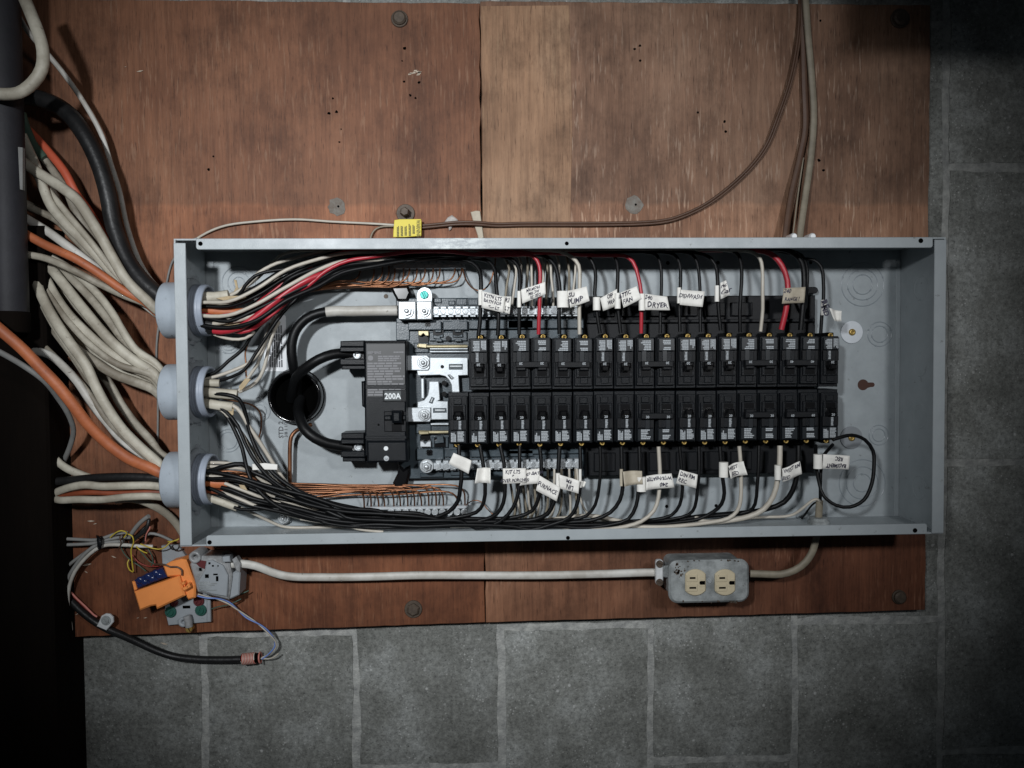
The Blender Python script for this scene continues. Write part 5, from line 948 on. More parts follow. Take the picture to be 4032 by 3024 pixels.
wire('branch_wire', 'white wire leaving the black sheath above the thick red wire', path('F', [(560, 1040, .066), (640, 1018, .069), (850, 985, .071), (1000, 930, .068), (1130, 850, .06), (1300, 720, .05), (1600, 520, .045), (2000, 370, .04)], 0), 21, 'wht', None, 'wire', rd)
for k, (lab, pts, w, m) in enumerate([
    ('white wire arching over the top of the upper bundle', [('F', 330, 850, .05), ('F', 800, 700, .052), ('F', 900, 620, .052), ('F', 1050, 480, .05), ('F', 1250, 375, .05), ('F', 1450, 320, .05), ('F', 1650, 268, .05), ('F', 1900, 245, .046), ('H', 500, 240, .04)], 14, 'wht'),
    ('greyish wire highest at the upper left of the bundle', [('F', 330, 860, .045), ('F', 900, 640, .04), ('F', 1150, 430, .035), ('F', 1270, 300, .032), ('F', 1400, 255, .03), ('F', 1600, 235, .03), ('H', 100, 230, .03)], 12, 'wht'),
    ('black wire arching above the cream sheath stubs', [('F', 330, 870, .05), ('F', 830, 720, .054), ('F', 900, 620, .056), ('F', 1000, 520, .056), ('F', 1130, 472, .055), ('F', 1350, 440, .054), ('F', 1600, 395, .052), ('H', 100, 300, .05), ('H', 600, 262, .045), ('H', 1200, 250, .042)], 14, 'blk'),
    ('black wire high across the upper bundle, left part', [('F', 330, 880, .045), ('F', 950, 700, .046), ('F', 1200, 540, .048), ('F', 1450, 440, .052), ('F', 1700, 375, .054), ('F', 1950, 330, .054), ('H', 400, 262, .05), ('H', 1000, 245, .046)], 15, 'blk'),
    ('pale wire glimpsed between black wires of the upper bundle', [('F', 330, 870, .05), ('F', 1000, 640, .045), ('F', 1150, 590, .048), ('F', 1350, 470, .046), ('F', 1500, 380, .046), ('F', 1750, 300, .04), ('H', 300, 250, .034)], 13, 'wht'),
    ('black wire along the lower edge of the upper bundle', [('F', 330, 960, .05), ('F', 900, 1080, .052), ('F', 1250, 870, .052), ('F', 1500, 690, .05), ('F', 1800, 530, .05), ('H', 300, 430, .05), ('H', 700, 375, .05), ('H', 1100, 320, .05), ('H', 1400, 300, .048), ('H', 1700, 300, .045)], 15, 'blk'),
    ('black wire second from the lower edge of the upper bundle', [('F', 330, 950, .05), ('F', 850, 1020, .056), ('F', 1200, 860, .057), ('F', 1500, 630, .056), ('F', 1800, 490, .056), ('H', 300, 385, .056), ('H', 700, 330, .055), ('H', 1200, 285, .054), ('H', 1500, 290, .05), ('H', 1800, 300, .046)], 15, 'blk'),
    ('cream wire curling below the thick red wire', [('F', 560, 1150, .056), ('F', 640, 1180, .058), ('F', 760, 1205, .06), ('F', 900, 1195, .058), ('F', 1020, 1110, .05), ('F', 1150, 960, .044)], 12, 'wht'),
    ('cream wire climbing between the middle fitting and upper bundle', [('F', 420, 1650, .05), ('F', 600, 1605, .05), ('F', 780, 1540, .05), ('F', 930, 1470, .046), ('F', 1040, 1360, .04), ('F', 1110, 1220, .036), ('F', 1170, 1080, .036), ('F', 1260, 940, .036)], 14, 'wht'),
    ('white wire climbing left of the wiring sticker', [('G', 830, 110, .058), ('F', 950, 1600, .05), ('F', 1030, 1480, .04), ('F', 1090, 1330, .034), ('F', 1140, 1180, .03), ('F', 1220, 1020, .03), ('F', 1320, 880, .032)], 13, 'wht'),
    ('white wire climbing over the edge of the wiring sticker', [('G', 830, 120, .058), ('G', 960, 60, .05), ('F', 1060, 1620, .04), ('F', 1115, 1480, .032), ('F', 1150, 1330, .028), ('F', 1185, 1190, .026), ('F', 1270, 1010, .026)], 14, 'wht'),
  ]): wire('bundled_wire', lab, [PP(*p) for p in pts], w, m, None, 'wire', 'loose wires in the bundles', 8, .008)
# white neutrals from the upper bundle down to the neutral bar
NU = [((1905, 325), (1950, 440), (1925, 600), (1897, 860)), ((1965, 330), (2025, 440), (2010, 600), (1978, 860)), ((2040, 300), (2078, 380), (2075, 440), (2062, 860)), ((2140, 300), (2150, 440), (2140, 620), (2130, 860)), ((2178, 300), (2192, 450), (2195, 640), (2196, 860)),
      ((2310, 315), (2325, 450), (2315, 600), (2290, 860)), ((2350, 305), (2365, 400), (2355, 600), (2350, 850)), ((2390, 350), (2405, 520), (2425, 700), (2430, 860)), ((2450, 275), (2490, 370), (2490, 460), (2500, 860)), ((2570, 300), (2600, 450), (2600, 650), (2580, 860)), ((2660, 330), (2668, 480), (2650, 640), (2640, 860))]
for i, q in enumerate(NU):
    w0 = ['farther', 'nearer'][i % 2]
    pts = [PP('H', q[0][0] - 700, q[0][1] - 62, .020), PP('H', q[0][0] - 250, q[0][1] - 55, .022), PP('H', q[0][0] - 60, q[0][1] - 36, .024)] + [PP('H', p[0], p[1], .028) for p in q[:3]] + [PP('H', q[3][0], q[3][1], .030), PP('H', q[3][0], q[3][1] + 25, .030)]
    wire('neutral_wire', 'pale neutral wire into the upper neutral bar, %s of eleven' % (ORD[i] if i < 10 else 'rightmost'), pts, 10.5, 'wht' if i % 3 else 'tan', None, 'wire', 'neutral wires at the upper bar', 6, .008)

# ------------------------------------------------------------------ lower branch wires
LBD = [('G', 380, 1100, 38, .050), ('G', 480, 1110, 46, .052), ('G', 800, 1180, 64, .054), ('G', 1200, 1290, 62, .052), ('G', 1600, 1400, 52, .050), ('G', 2000, 1480, 40, .050), ('W', 1200, 475, 34, .048), ('W', 1600, 495, 32, .048), ('W', 2000, 500, 28, .048),
       ('X', 300, 510, 25, .046), ('X', 700, 515, 20, .044), ('X', 1200, 515, 18, .042), ('X', 1700, 512, 15, .04), ('M', 100, 1480, 13, .04), ('M', 500, 1440, 10, .04)]
g1 = [('G', 420, 140, .056), ('G', 700, 150, .062), ('G', 830, 195, .062), ('G', 895, 330, .058), ('G', 950, 560, .056), ('G', 1050, 800, .058), ('G', 1210, 1010, .06), ('G', 1500, 1210, .06), ('G', 1850, 1330, .058), ('G', 2100, 1385, .054)]
g2 = [('G', 420, 265, .056), ('G', 600, 280, .058), ('G', 690, 335, .06), ('G', 820, 490, .062), ('G', 900, 680, .064), ('G', 1020, 890, .066), ('G', 1200, 1080, .066), ('G', 1500, 1260, .064), ('G', 1850, 1390, .06)]
g3 = [('G', 420, 275, .05), ('G', 620, 300, .054), ('G', 710, 400, .056), ('G', 795, 560, .058), ('G', 870, 740, .06), ('G', 905, 900, .066), ('G', 965, 1080, .07), ('G', 1100, 1250, .07), ('G', 1300, 1390, .068), ('G', 1650, 1500, .062), ('G', 1950, 1570, .056)]
g4 = [('G', 420, 1010, .058), ('G', 545, 970, .062), ('G', 700, 925, .064), ('G', 870, 905, .062), ('G', 970, 985, .06), ('G', 1100, 1040, .06), ('G', 1300, 1170, .058), ('G', 1600, 1320, .056)]
def lower(lab, end, w, m, off, doff, start=None):
    e0 = end[0]; xs0 = absx(start[-1][0], start[-1][1]) + 40 if start else 0
    pts = ([PP(*p) for p in start] if start else []) + bundle(LBD, off, doff, xs0, absx(e0[0], e0[1])) + [PP(*p) for p in end]
    return wire('branch_wire', lab, pts, w * 1.22, m, None, 'wire', 'wires to the lower breakers', 8, .008)
lower('black wire to the leftmost lower breaker, with a square blank tag', [('I', 800, 1530, .05), ('I', 1100, 1492, .052), ('I', 1290, 1425, .056), ('I', 1390, 1310, .058), ('I', 1415, 1180, .06), ('I', 1430, 1000, .06), ('I', 1405, 850, .058), ('I', 1403, 700, T0)], 13.5, 'blk', -.9, .9)
lower('black wire to the second lower breaker, with a blank trapezoid tag', [('I', 1150, 1500, .048), ('I', 1400, 1480, .05), ('I', 1590, 1430, .053), ('I', 1670, 1330, .056), ('I', 1688, 1130, .058), ('I', 1667, 920, .058), ('I', 1630, 700, T0)], 13, 'blk', -.8, .2, g1)
lower('black wire with the tag reading LTS and porches', [('I', 1450, 1535, .05), ('I', 1680, 1510, .052), ('I', 1810, 1450, .055), ('I', 1885, 1330, .057), ('I', 1905, 1150, .058), ('I', 1892, 900, .058), ('I', 1850, 700, T0)], 13, 'blk', -.5, .9)
lower('black wire with the BATH tag', [('I', 1580, 1600, .052), ('I', 1850, 1530, .055), ('I', 1990, 1380, .058), ('I', 2045, 1230, .059), ('I', 2060, 1080, .059), ('I', 2062, 900, .058), ('I', 2065, 700, T0)], 12.5, 'blk', .0, 1.1, g2)
lower('black wire passing under the FURNACE tag corner', [('K', -150, 1500, .046), ('K', 100, 1478, .05), ('K', 265, 1412, .053), ('K', 335, 1270, .056), ('K', 362, 1080, .057), ('K', 362, 880, .057), ('K', 345, 715, T0)], 13, 'blk', -.3, 0)
lower('black wire holding the FURNACE tag', [('K', 50, 1525, .048), ('K', 300, 1505, .05), ('K', 430, 1445, .054), ('K', 495, 1330, .056), ('K', 535, 1160, .057), ('K', 552, 900, .057), ('K', 562, 715, T0)], 15, 'blk', .1, .6, g4)
lower('black wire with the LIN RM tag, right of neutral bar end', [('K', 250, 1620, .05), ('K', 450, 1570, .054), ('K', 660, 1490, .058), ('K', 740, 1380, .06), ('K', 780, 1200, .06), ('K', 790, 970, .058), ('K', 785, 715, T0)], 13, 'blk', .6, .9, g3)
lower('untagged black wire right of the LIN RM tag', [('K', 500, 1512, .044), ('K', 700, 1505, .046), ('K', 850, 1470, .049), ('K', 950, 1350, .052), ('K', 992, 1150, .055), ('K', 1010, 950, .056), ('K', 1002, 715, T0)], 11, 'blk', -.2, -.6)
lower('black wire with a blank tan tag', [('K', 700, 1535, .046), ('K', 930, 1512, .05), ('K', 1115, 1432, .053), ('K', 1218, 1300, .056), ('K', 1250, 1150, .057), ('K', 1240, 950, .057), ('K', 1235, 715, T0)], 13, 'blk', .2, .2)
lower('black wire left of the white wire, with upside down tag', [('K', 850, 1600, .048), ('K', 1130, 1562, .052), ('K', 1310, 1505, .055), ('K', 1395, 1360, .057), ('K', 1420, 1200, .057), ('K', 1435, 950, .057), ('K', 1430, 715, T0)], 13, 'blk', .5, .5)
lower('white wire crossing behind the upside down tag', [('K', 700, 1640, .050), ('K', 950, 1625, .057), ('K', 1200, 1600, .058), ('K', 1450, 1530, .059), ('K', 1590, 1410, .059), ('K', 1640, 1260, .058), ('K', 1655, 1050, .057), ('K', 1640, 715, T0)], 13, 'wht', .6, -.6)
lower('black wire behind the REC tag', [('K', 1350, 1525, .042), ('K', 1600, 1508, .045), ('K', 1780, 1462, .049), ('K', 1870, 1350, .053), ('K', 1900, 1180, .055), ('K', 1890, 950, .056), ('K', 1868, 715, T0)], 11, 'blk', .1, -.6)
lower('untagged black wire at the right edge of the REC tag', [('K', 1500, 1530, .042), ('K', 1790, 1502, .045), ('K', 1975, 1452, .05), ('K', 2035, 1370, .053), ('K', 2062, 1200, .056), ('K', 2082, 950, .057), ('K', 2078, 715, T0)], 11, 'blk', .3, 0)
lower('black wire with a crumpled tag beside a white wire', [('M', -60, 1535, .04), ('M', 150, 1500, .044), ('M', 300, 1425, .049), ('M', 390, 1340, .054), ('M', 420, 1220, .056), ('M', 405, 1080, .057), ('M', 385, 900, .057), ('M', 372, 715, T0)], 12.5, 'blk', .5, -.2)
lower('slender white wire with crumpled tag in front', [('M', -300, 1590, .052), ('M', 0, 1570, .053), ('M', 220, 1545, .054), ('M', 465, 1495, .055), ('M', 560, 1415, .056), ('M', 597, 1300, .057), ('M', 602, 1100, .056), ('M', 597, 880, .056), ('M', 583, 710, T0)], 13, 'wht', .5, -.9)
lower('untagged black wire left of the thick white wire', [('M', 300, 1465, .038), ('M', 500, 1450, .042), ('M', 690, 1420, .047), ('M', 755, 1340, .052), ('M', 777, 1150, .056), ('M', 792, 950, .057), ('M', 797, 705, T0)], 11.5, 'blk', .4, -.8)
lower('thick white wire with taped sleeve, right part of lower row', [('M', 200, 1535, .046), ('M', 450, 1520, .048), ('M', 690, 1475, .052), ('M', 850, 1395, .056), ('M', 955, 1250, .059), ('M', 1000, 1080, .059), ('M', 1022, 900, .058), ('M', 1025, 705, T0)], 18, 'wht', .2, -1)
lower('thick black wire behind the bedroom tag, right of thick white wire', [('M', 600, 1440, .04), ('M', 880, 1395, .044), ('M', 1070, 1320, .049), ('M', 1165, 1190, .054), ('M', 1205, 1050, .056), ('M', 1225, 880, .057), ('M', 1227, 705, T0)], 17, 'blk', .2, -.8)
wire('branch_wire', 'black wire making a big loose loop at the right end', path('M', [(1415, 700, T0), (1418, 800, .05), (1425, 950, .05), (1455, 1120, .052), (1500, 1250, .056), (1640, 1355, .06), (1790, 1372, .062), (1940, 1295, .064), (2025, 1120, .064), (2050, 920, .062), (2038, 760, .06), (1950, 640, .06), (1810, 590, .062), (1690, 612, .0645), (1600, 640, .0655)], 0), 14.5, 'blk', None, 'wire', 'wires to the lower breakers', 8, .006)
wire('branch_wire', 'short black wire slanting down from the rightmost lower breaker', path('M', [(1605, 690, T0), (1560, 740, .05), (1510, 800, .045), (1480, 900, .044), (1468, 1050, .045), (1465, 1200, .044), (1465, 1330, .042)], 0), 13.5, 'blk', None, 'wire', 'wires to the lower breakers')
for lab, pts, w, m in [
    ('thin white wire low along the bottom wall of the panel', [('G', 420, 1250, .05), ('G', 820, 1370, .05), ('G', 950, 1425, .045), ('G', 1150, 1520, .03), ('G', 1290, 1580, .022), ('G', 1400, 1595, .02), ('G', 1800, 1592, .02), ('W', 900, 556, .02), ('W', 1500, 556, .02)], 12, 'wht'),
    ('white wire leaving the cut orange sheath', [('G', 680, 1115, .066), ('G', 730, 1135, .067), ('G', 900, 1200, .067), ('G', 1080, 1270, .062), ('G', 1300, 1340, .056), ('G', 1600, 1420, .05), ('G', 1900, 1490, .045)], 13, 'wht'),
    ('white wire leaving the rusty red sheath', [('G', 640, 1215, .063), ('G', 720, 1240, .066), ('G', 900, 1310, .068), ('G', 1060, 1380, .066), ('G', 1250, 1420, .058), ('G', 1500, 1490, .05), ('G', 1900, 1560, .046)], 14, 'wht'),
    ('black wire leaving the cut orange sheath', [('G', 640, 1160, .066), ('G', 760, 1190, .068), ('G', 950, 1270, .069), ('G', 1150, 1320, .066), ('G', 1500, 1400, .06), ('G', 1900, 1500, .056), ('W', 1300, 480, .054), ('W', 1800, 495, .052)], 17, 'blk'),
    ('black wire leaving the rusty red sheath', [('G', 620, 1230, .064), ('G', 720, 1270, .066), ('G', 900, 1340, .067), ('G', 1100, 1385, .067), ('G', 1350, 1440, .062), ('G', 1700, 1520, .058), ('W', 1100, 535, .054), ('W', 1800, 535, .052)], 16, 'blk'),
    ('black wire leaving the flat white sheath', [('G', 780, 1375, .062), ('G', 850, 1398, .063), ('G', 1000, 1400, .064), ('G', 1200, 1390, .064), ('G', 1450, 1430, .062), ('G', 1800, 1550, .06), ('W', 1100, 555, .056), ('W', 1900, 550, .052)], 13, 'blk'),
    ('white wire top of the lower fitting, closest to camera', [('G', 400, 900, .055), ('G', 520, 890, .058), ('G', 700, 895, .06), ('G', 900, 925, .058), ('G', 1050, 1000, .052), ('G', 1250, 1180, .046), ('G', 1600, 1330, .04)], 13, 'wht'),
    ('white wire second from top at the lower fitting', [('G', 400, 940, .055), ('G', 520, 930, .06), ('G', 700, 945, .06), ('G', 900, 960, .056), ('G', 1080, 1080, .05), ('G', 1350, 1260, .045), ('G', 1700, 1400, .04)], 13, 'wht'),
    ('white wire third from top at the lower fitting', [('G', 480, 1040, .064), ('G', 620, 1040, .065), ('G', 820, 1060, .064), ('G', 960, 1110, .06), ('G', 1150, 1230, .054), ('G', 1400, 1340, .048), ('G', 1800, 1470, .04)], 13, 'wht'),
    ('pale bare wire among whites at the lower fitting', [('G', 480, 1010, .06), ('G', 640, 985, .062), ('G', 800, 985, .06), ('G', 950, 1020, .055), ('G', 1150, 1120, .045), ('G', 1400, 1180, .03)], 7, 'copper'),
    ('long white wire slanting from middle fitting into lower bundle', [('G', 420, 270, .05), ('G', 760, 265, .058), ('G', 850, 340, .058), ('G', 930, 480, .056), ('G', 1060, 670, .052), ('G', 1180, 860, .048), ('G', 1330, 1090, .044), ('G', 1450, 1230, .04), ('G', 1700, 1370, .036)], 16, 'wht'),
    ('shorter white wire slanting beside the long white one', [('G', 420, 260, .05), ('G', 640, 320, .056), ('G', 705, 380, .057), ('G', 860, 560, .046), ('G', 1000, 780, .042), ('G', 1080, 920, .04), ('G', 1200, 1060, .038), ('G', 1450, 1260, .036)], 12, 'wht'),
    ('flat pale cable lying along the bottom of the panel', [('K', 330, 1525, .03), ('K', 500, 1505, .032), ('K', 700, 1482, .034), ('K', 850, 1466, .035), ('K', 1040, 1484, .034), ('K', 1190, 1520, .032), ('K', 1400, 1545, .03), ('K', 1500, 1560, .028)], 17, 'wht'),
    ('pale wire low in the bundle behind the bottom lip', [('G', 1500, 1500, .055), ('G', 1800, 1540, .056), ('W', 800, 500, .056), ('W', 1000, 570, .052), ('W', 1250, 600, .046)], 12, 'wht'),
  ]: wire('bundled_wire', lab, [PP(*p) for p in pts], w, m, None, 'wire', 'loose wires in the bundles', 8, .008)
NLW = [((10, 1130), (60, 1320), (72, 1480)), ((85, 1130), (112, 1330), (125, 1490)), ((150, 960), (185, 1300), (200, 1480)), ((205, 960), (228, 1320), (238, 1500)), ((275, 960), (300, 1330), (250, 1490)), ((340, 960), (335, 1370), (305, 1500)), ((432, 950), (432, 1350), (385, 1490)), ((505, 950), (498, 1390), (445, 1500)),
       ((585, 950), (580, 1350), (530, 1490)), ((668, 950), (678, 1250), (662, 1490)), ((735, 950), (742, 1250), (755, 1490)), ((750, 950), (790, 1290), (870, 1455))]
for i, q in enumerate(NLW):
    pts = [PP('K', q[0][0] - 4, 905, .030), PP('K', q[0][0], 960, .032)] + [PP('K', q[0][0] * .6 + q[1][0] * .4, 1130, .033)] + [PP('K', q[1][0], q[1][1], .032), PP('K', q[2][0], q[2][1], .026)]
    if i < 11: pts += [PP('K', q[2][0] - 90, q[2][1] + 45, .022), PP('K', q[2][0] - 420, q[2][1] + 60, .022)]
    else: pts += [PP('K', 960, 1500, .02), PP('K', 1100, 1530, .02)]
    wire('neutral_wire', 'pale neutral wire below the lower neutral bar, %s of twelve' % (ORD[i] if i < 11 else 'rightmost'), pts, 10, 'wht' if i % 2 else 'tan', None, 'wire', 'neutral wires at the lower bar', 6, .008)
# bare copper grounds
rc = random.Random(8)
CB = [1065, 1132, 1205, 1262, 1352, 1415, 1487, 1552, 1620, 1690, 1762, 1832, 1972, 2040]
for i, x in enumerate(CB):
    lv = [190, 178, 205, 210, 185, 195, 172, 168, 200, 160, 158, 178, 215, 152][i]
    r_ = 70 if i < 12 else 110
    la = [150, 128, 235, 215, 170, 262, 140, 185, 245, 160, 122, 205, 268, 138][i]
    pts = [PP('G', 440, 960 + rc.uniform(-30, 160), .05), PP('G', 1000, 1010 + rc.uniform(0, 110), .040), PP('W', 330 + rc.uniform(-40, 40), la + rc.uniform(-8, 8), .030 - .0006 * i)]
    for xx in (640, 950, 1260, 1560):
        if xx < x - r_ * 2.4: f = (xx - 330) / max(1, x - 330); pts.append(PP('W', xx + rc.uniform(-50, 50), la * (1 - f) + lv * f + rc.uniform(-9, 9), .028 - .0008 * i + rc.uniform(-.001, .001)))
    pts += [PP('W', x - r_ * 1.3, lv - 6, .023), PP('W', x - r_ * .45, lv + 14, .023), PP('W', x - 8, lv + 62, .02), PP('W', x, lv + 105, .016), PP('W', x + 2, 350, .011), PP('W', x + 2, 372, .010)]
    wire('ground_wire', 'bare copper wire bending into the lower ground bar, %s of fourteen' % (ORD[i] if i < 12 else ('second from right' if i == 12 else 'rightmost')), pts, 7.2, 'copper', None, 'wire', 'bare copper wires at the lower ground bar', 6, .006)
wire('ground_wire', 'thin dark copper wire curling right of the lower ground bar', path('W', [(2040, 360, .012), (2070, 325, .014), (2130, 295, .018), (2200, 310, .02), (2250, 370, .022), (2310, 430, .024)], 0), 4.5, 'copper', None, 'wire')
CT = [(330, 560), (478, 600), (570, 575), (640, 590), (705, 610), (800, 620), (865, 570), (945, 600), (1035, 585), (1122, 600), (1195, 590), (1360, 565), (1432, 575)]
for i, (x, y) in enumerate(CT):
    la = 560 + (i * 37) % 105
    pts = [PP('F', 380, 930, .04), PP('F', 900, 900, .032), PP('F', 1350, 740 + rc.uniform(-20, 30), .026), PP('F', 1750, 640 + (la - 610) * .5, .024)]
    for xx in (100, 420, 720):
        if xx < x - 140: f = xx / max(1, x); pts.append(PP('H', xx + rc.uniform(-40, 40), la * (1 - f) + (y + 14) * f + rc.uniform(-6, 6), .026 - .0008 * i))
    pts += [PP('H', x - 110, y + 12, .022), PP('H', x - 38, y - 20, .022), PP('H', x - 6, y - 80, .02), PP('H', x, 440, .013), PP('H', x, 410, .010)]
    wire('ground_wire', 'bare copper wire rising into the upper ground bar, %s of thirteen' % (ORD[i] if i < 11 else ('second from right' if i == 11 else 'rightmost')), pts, 6.6, 'copper', None, 'wire', 'bare copper wires at the upper ground bar', 6, .006)
wire('ground_wire', 'bare copper wire drooping in a U beside the first upper tag', path('H', [(1438, 415, .011), (1450, 470, .014), (1480, 560, .02), (1540, 640, .026), (1610, 675, .03), (1680, 660, .03), (1740, 590, .028), (1775, 480, .026), (1795, 380, .025), (1800, 320, .025)], 0), 6.5, 'copper', None, 'wire')
wire('ground_wire', 'single copper wire dangling below the upper bundle, left', path('F', [(930, 1660, .045), (910, 1600, .045), (908, 1460, .045), (900, 1360, .044), (925, 1270, .04), (980, 1150, .038), (1080, 1000, .036)], 0), 7, 'copper', None, 'wire')
wire('ground_wire', 'copper wire arching down from the middle fitting to pan', path('G', [(420, 150, .05), (780, 215, .052), (880, 235, .045), (980, 265, .03), (1055, 330, .02), (1075, 420, .012), (1065, 560, .008), (1040, 640, .006)], 0), 7, 'copper', None, 'wire')
# cut paper and sheath scraps at the fittings
for lab, pl_, d in [('ragged tan paper scrap standing at the topmost fitting', [('F', 775, 555), ('F', 805, 560), ('F', 820, 640), ('F', 850, 690), ('F', 770, 700), ('F', 795, 640)], .05), ('tan paper shreds on the cream stubs, topmost fitting', [('F', 580, 760), ('F', 700, 735), ('F', 860, 730), ('F', 910, 745), ('F', 800, 790), ('F', 690, 790)], .064),
                    ('tan paper tail below the white wire, topmost fitting', [('F', 600, 1060), ('F', 760, 1045), ('F', 880, 1020), ('F', 800, 1080), ('F', 620, 1095)], .0675), ('tan paper strip at the middle fitting, pointing up', [('G', 830, 60), ('G', 870, 10), ('G', 900, -30), ('G', 960, -20), ('G', 900, 60), ('G', 850, 110)], .064), ('tan paper flap below the middle fitting stub', [('G', 690, 310), ('G', 775, 300), ('G', 770, 370), ('G', 740, 375)], .0595), ('cream paper fold at the lower fitting', [('G', 830, 1130), ('G', 890, 1135), ('G', 925, 1195), ('G', 850, 1170)], .069)]:
    mb = MB(); mb.prism([PX(c, x, y, d) for c, x, y in pl_], d - .0012, d, .0003); tag(mb.build('paper_scrap', M['kraft']), lab, 'paper', 'torn cable paper')
t = thing('tape_flag', 'cream tape folded round wires above the lower bundle', 'tape', PP('G', 1110, 935, .055))
mb = MB(); mb.prism(PL('G', [(975, 905), (1110, 895), (1250, 910), (1248, 968), (1100, 965), (978, 972)], .064), .0625, .064, .0004); mb.build('flag', M['paper'], t)
# ================================================================== PAPER TAGS
rt_ = random.Random(77)
def paper_tag(lab, c, quad, d, lines=(), wrap=None, rot180=False, m='paper', wave=.0016, ph=0.0, bold=.024):
    """flag of folded tape; quad TL,TR,BR,BL measured in crop c; lines: (text, u centre, v centre from top, height fraction)"""
    d += .0028
    Q = [Vector(PX(c, x, y, d)) for x, y in quad]
    loc = PP(c, quad[0][0], quad[0][1], d)
    t = thing('wire_tag', lab, 'tag', loc, 'white tape tags on the wires')
    def S(u, v, off=0.0):
        a = Q[0].lerp(Q[1], u); b = Q[3].lerp(Q[2], u); p = a.lerp(b, v)
        return (p.x, -(d + wave * math.sin(u * 5.2 + ph) + wave * .4 * math.sin(v * 3 + ph * 2) + off), p.y)
    mb = MB(); nu, nv = 12, 4; n1 = (nu + 1) * (nv + 1)
    vs = [S(i / nu, j / nv, o) for o in (0.0004, -.0002) for j in range(nv + 1) for i in range(nu + 1)]; fs = []
    for j in range(nv):
        for i in range(nu):
            a = j * (nu + 1) + i; f = (a, a + nu + 1, a + nu + 2, a + 1); fs.append(f); fs.append(tuple(n1 + k for k in f[::-1]))
    rim = [i for i in range(nu + 1)] + [j * (nu + 1) + nu for j in range(1, nv + 1)] + [nv * (nu + 1) + i for i in range(nu - 1, -1, -1)] + [j * (nu + 1) for j in range(nv - 1, 0, -1)]
    for k in range(len(rim)):
        a, b = rim[k], rim[(k + 1) % len(rim)]; fs.append((a, b, n1 + b, n1 + a))
    mb.add(vs, fs, True); fl = mb.build('flag', M[m], t)
    if lines:
        mb = MB()
        asp = (Q[1] - Q[0]).length / max(1e-6, (Q[3] - Q[0]).length)
        for s, u0, v0, h in lines:
            v, f = text_geo(s, bold, .18)
            out = []
            for p in v:
                x, y = p[0] * h / asp * .9, p[1] * h * 1.12
                y += (.07 * math.sin(p[0] * 3.1 + len(s)) + .06 * math.sin(p[0] * 9 + ph * 5)) * h; x += .05 * math.sin(p[1] * 4 + p[0] * 2) * h / asp
                if rot180: x, y = -x, -y
                out.append(S(u0 + x, v0 - y, .0008))
            mb.add(out, f)
        mb.build('handwriting', M['ink'], fl)
    if wrap:
        x0, y0, x1, y1 = wrap; a = PX(c, x0, y1, d); b = PX(c, x1, y0, d); w = b[0] - a[0]; mb = MB(); n = 14
        xm = (a[0] + b[0]) / 2; r = w / 2; vs = []
        for z in (a[1], b[1]):
            for k in range(n):
                an = 2 * math.pi * k / n; vs.append((xm + r * math.cos(an), -(d - .0034 + min(r, .0046) * math.sin(an)), z))
        mb.add(vs, [(k, (k + 1) % n, n + (k + 1) % n, n + k) for k in range(n)], True)
        mb.add(vs, [tuple(range(n - 1, -1, -1)), tuple(range(n, 2 * n))]); mb.build('wrap', M[m], t)
    return t
paper_tag('tag reading KITN LTS with an arrow, on the first upper wire', 'H', [(1650, 680), (1905, 745), (1882, 915), (1648, 862)], .066, [('KITN LTS', .48, .22, .30), ('BATH FOR', .48, .52, .27), ('<--- LT', .55, .82, .27)], (1612, 665, 1664, 832), ph=.4)
paper_tag('small tag reading KI LT, half behind the kitchen lights tag', 'H', [(1888, 735), (1972, 740), (1952, 932), (1880, 905)], .063, [('KI', .5, .25, .32), ('LT', .55, .75, .32)], None, ph=2)
paper_tag('upside down tag of three lines, left of the red wire', 'J', [(140, 668), (406, 580), (412, 712), (155, 818)], .0665, [('DBL 20', .58, .80, .30), ('A/C RM', .52, .50, .28), ('FROM RM', .5, .20, .27)], (102, 678, 146, 856), True, ph=1.0)
paper_tag('long tag bent over the white wire, upper row', 'J', [(650, 678), (856, 630), (884, 790), (675, 864)], .0665, [('SU', .16, .30, .34), ('PUMP', .30, .70, .40)], (538, 678, 668, 858), ph=2.4, wave=.0026)
paper_tag('curled tag reading WASH, left of the FAN tag', 'J', [(1000, 760), (1190, 656), (1190, 840), (1035, 898)], .064, [('OFF', .55, .22, .36), ('WASH', .62, .62, .32)], (930, 746, 1012, 888), ph=.2, wave=.003)
paper_tag('tag reading ATTIC FAN, upper row', 'J', [(1222, 700), (1400, 628), (1455, 765), (1256, 864)], .068, [('ATTIC', .22, .22, .34), ('FAN', .30, .68, .38)], (1168, 700, 1232, 870), ph=1.5)
paper_tag('tag reading DRYER on the red wire', 'J', [(1490, 712), (1732, 740), (1765, 888), (1490, 886)], .0675, [('240', .14, .22, .32), ('DRYER', .50, .68, .44)], (1430, 708, 1502, 890), ph=.9)
paper_tag('tag reading DISHWASH, upper row', 'J', [(1882, 665), (2142, 685), (2116, 854), (1868, 830)], .068, [('DISHWASH', .42, .40, .34)], (1848, 640, 1894, 812), ph=2.2, wave=.0008)
paper_tag('small sideways scribbled tag, right of the DISHWASH tag', 'L', [(372, 592), (440, 562), (486, 720), (378, 770)], .063, [('rec', .45, .25, .30), ('Car', .6, .66, .36)], (324, 618, 374, 794), ph=.5)
paper_tag('tan tag reading RANGE with a question mark, on thick red wire', 'L', [(1062, 652), (1306, 635), (1294, 806), (1046, 818)], .0675, [('240', .16, .2, .34), ('RANGE ?', .42, .75, .30)], None, m='paper2', ph=.3)
tw = paper_tag('twisted inked tag with a blank end, far right of upper row', 'L', [(1548, 868), (1692, 898), (1697, 1010), (1612, 1008)], .060, (), (1484, 776, 1546, 942), ph=1.2, wave=.003)
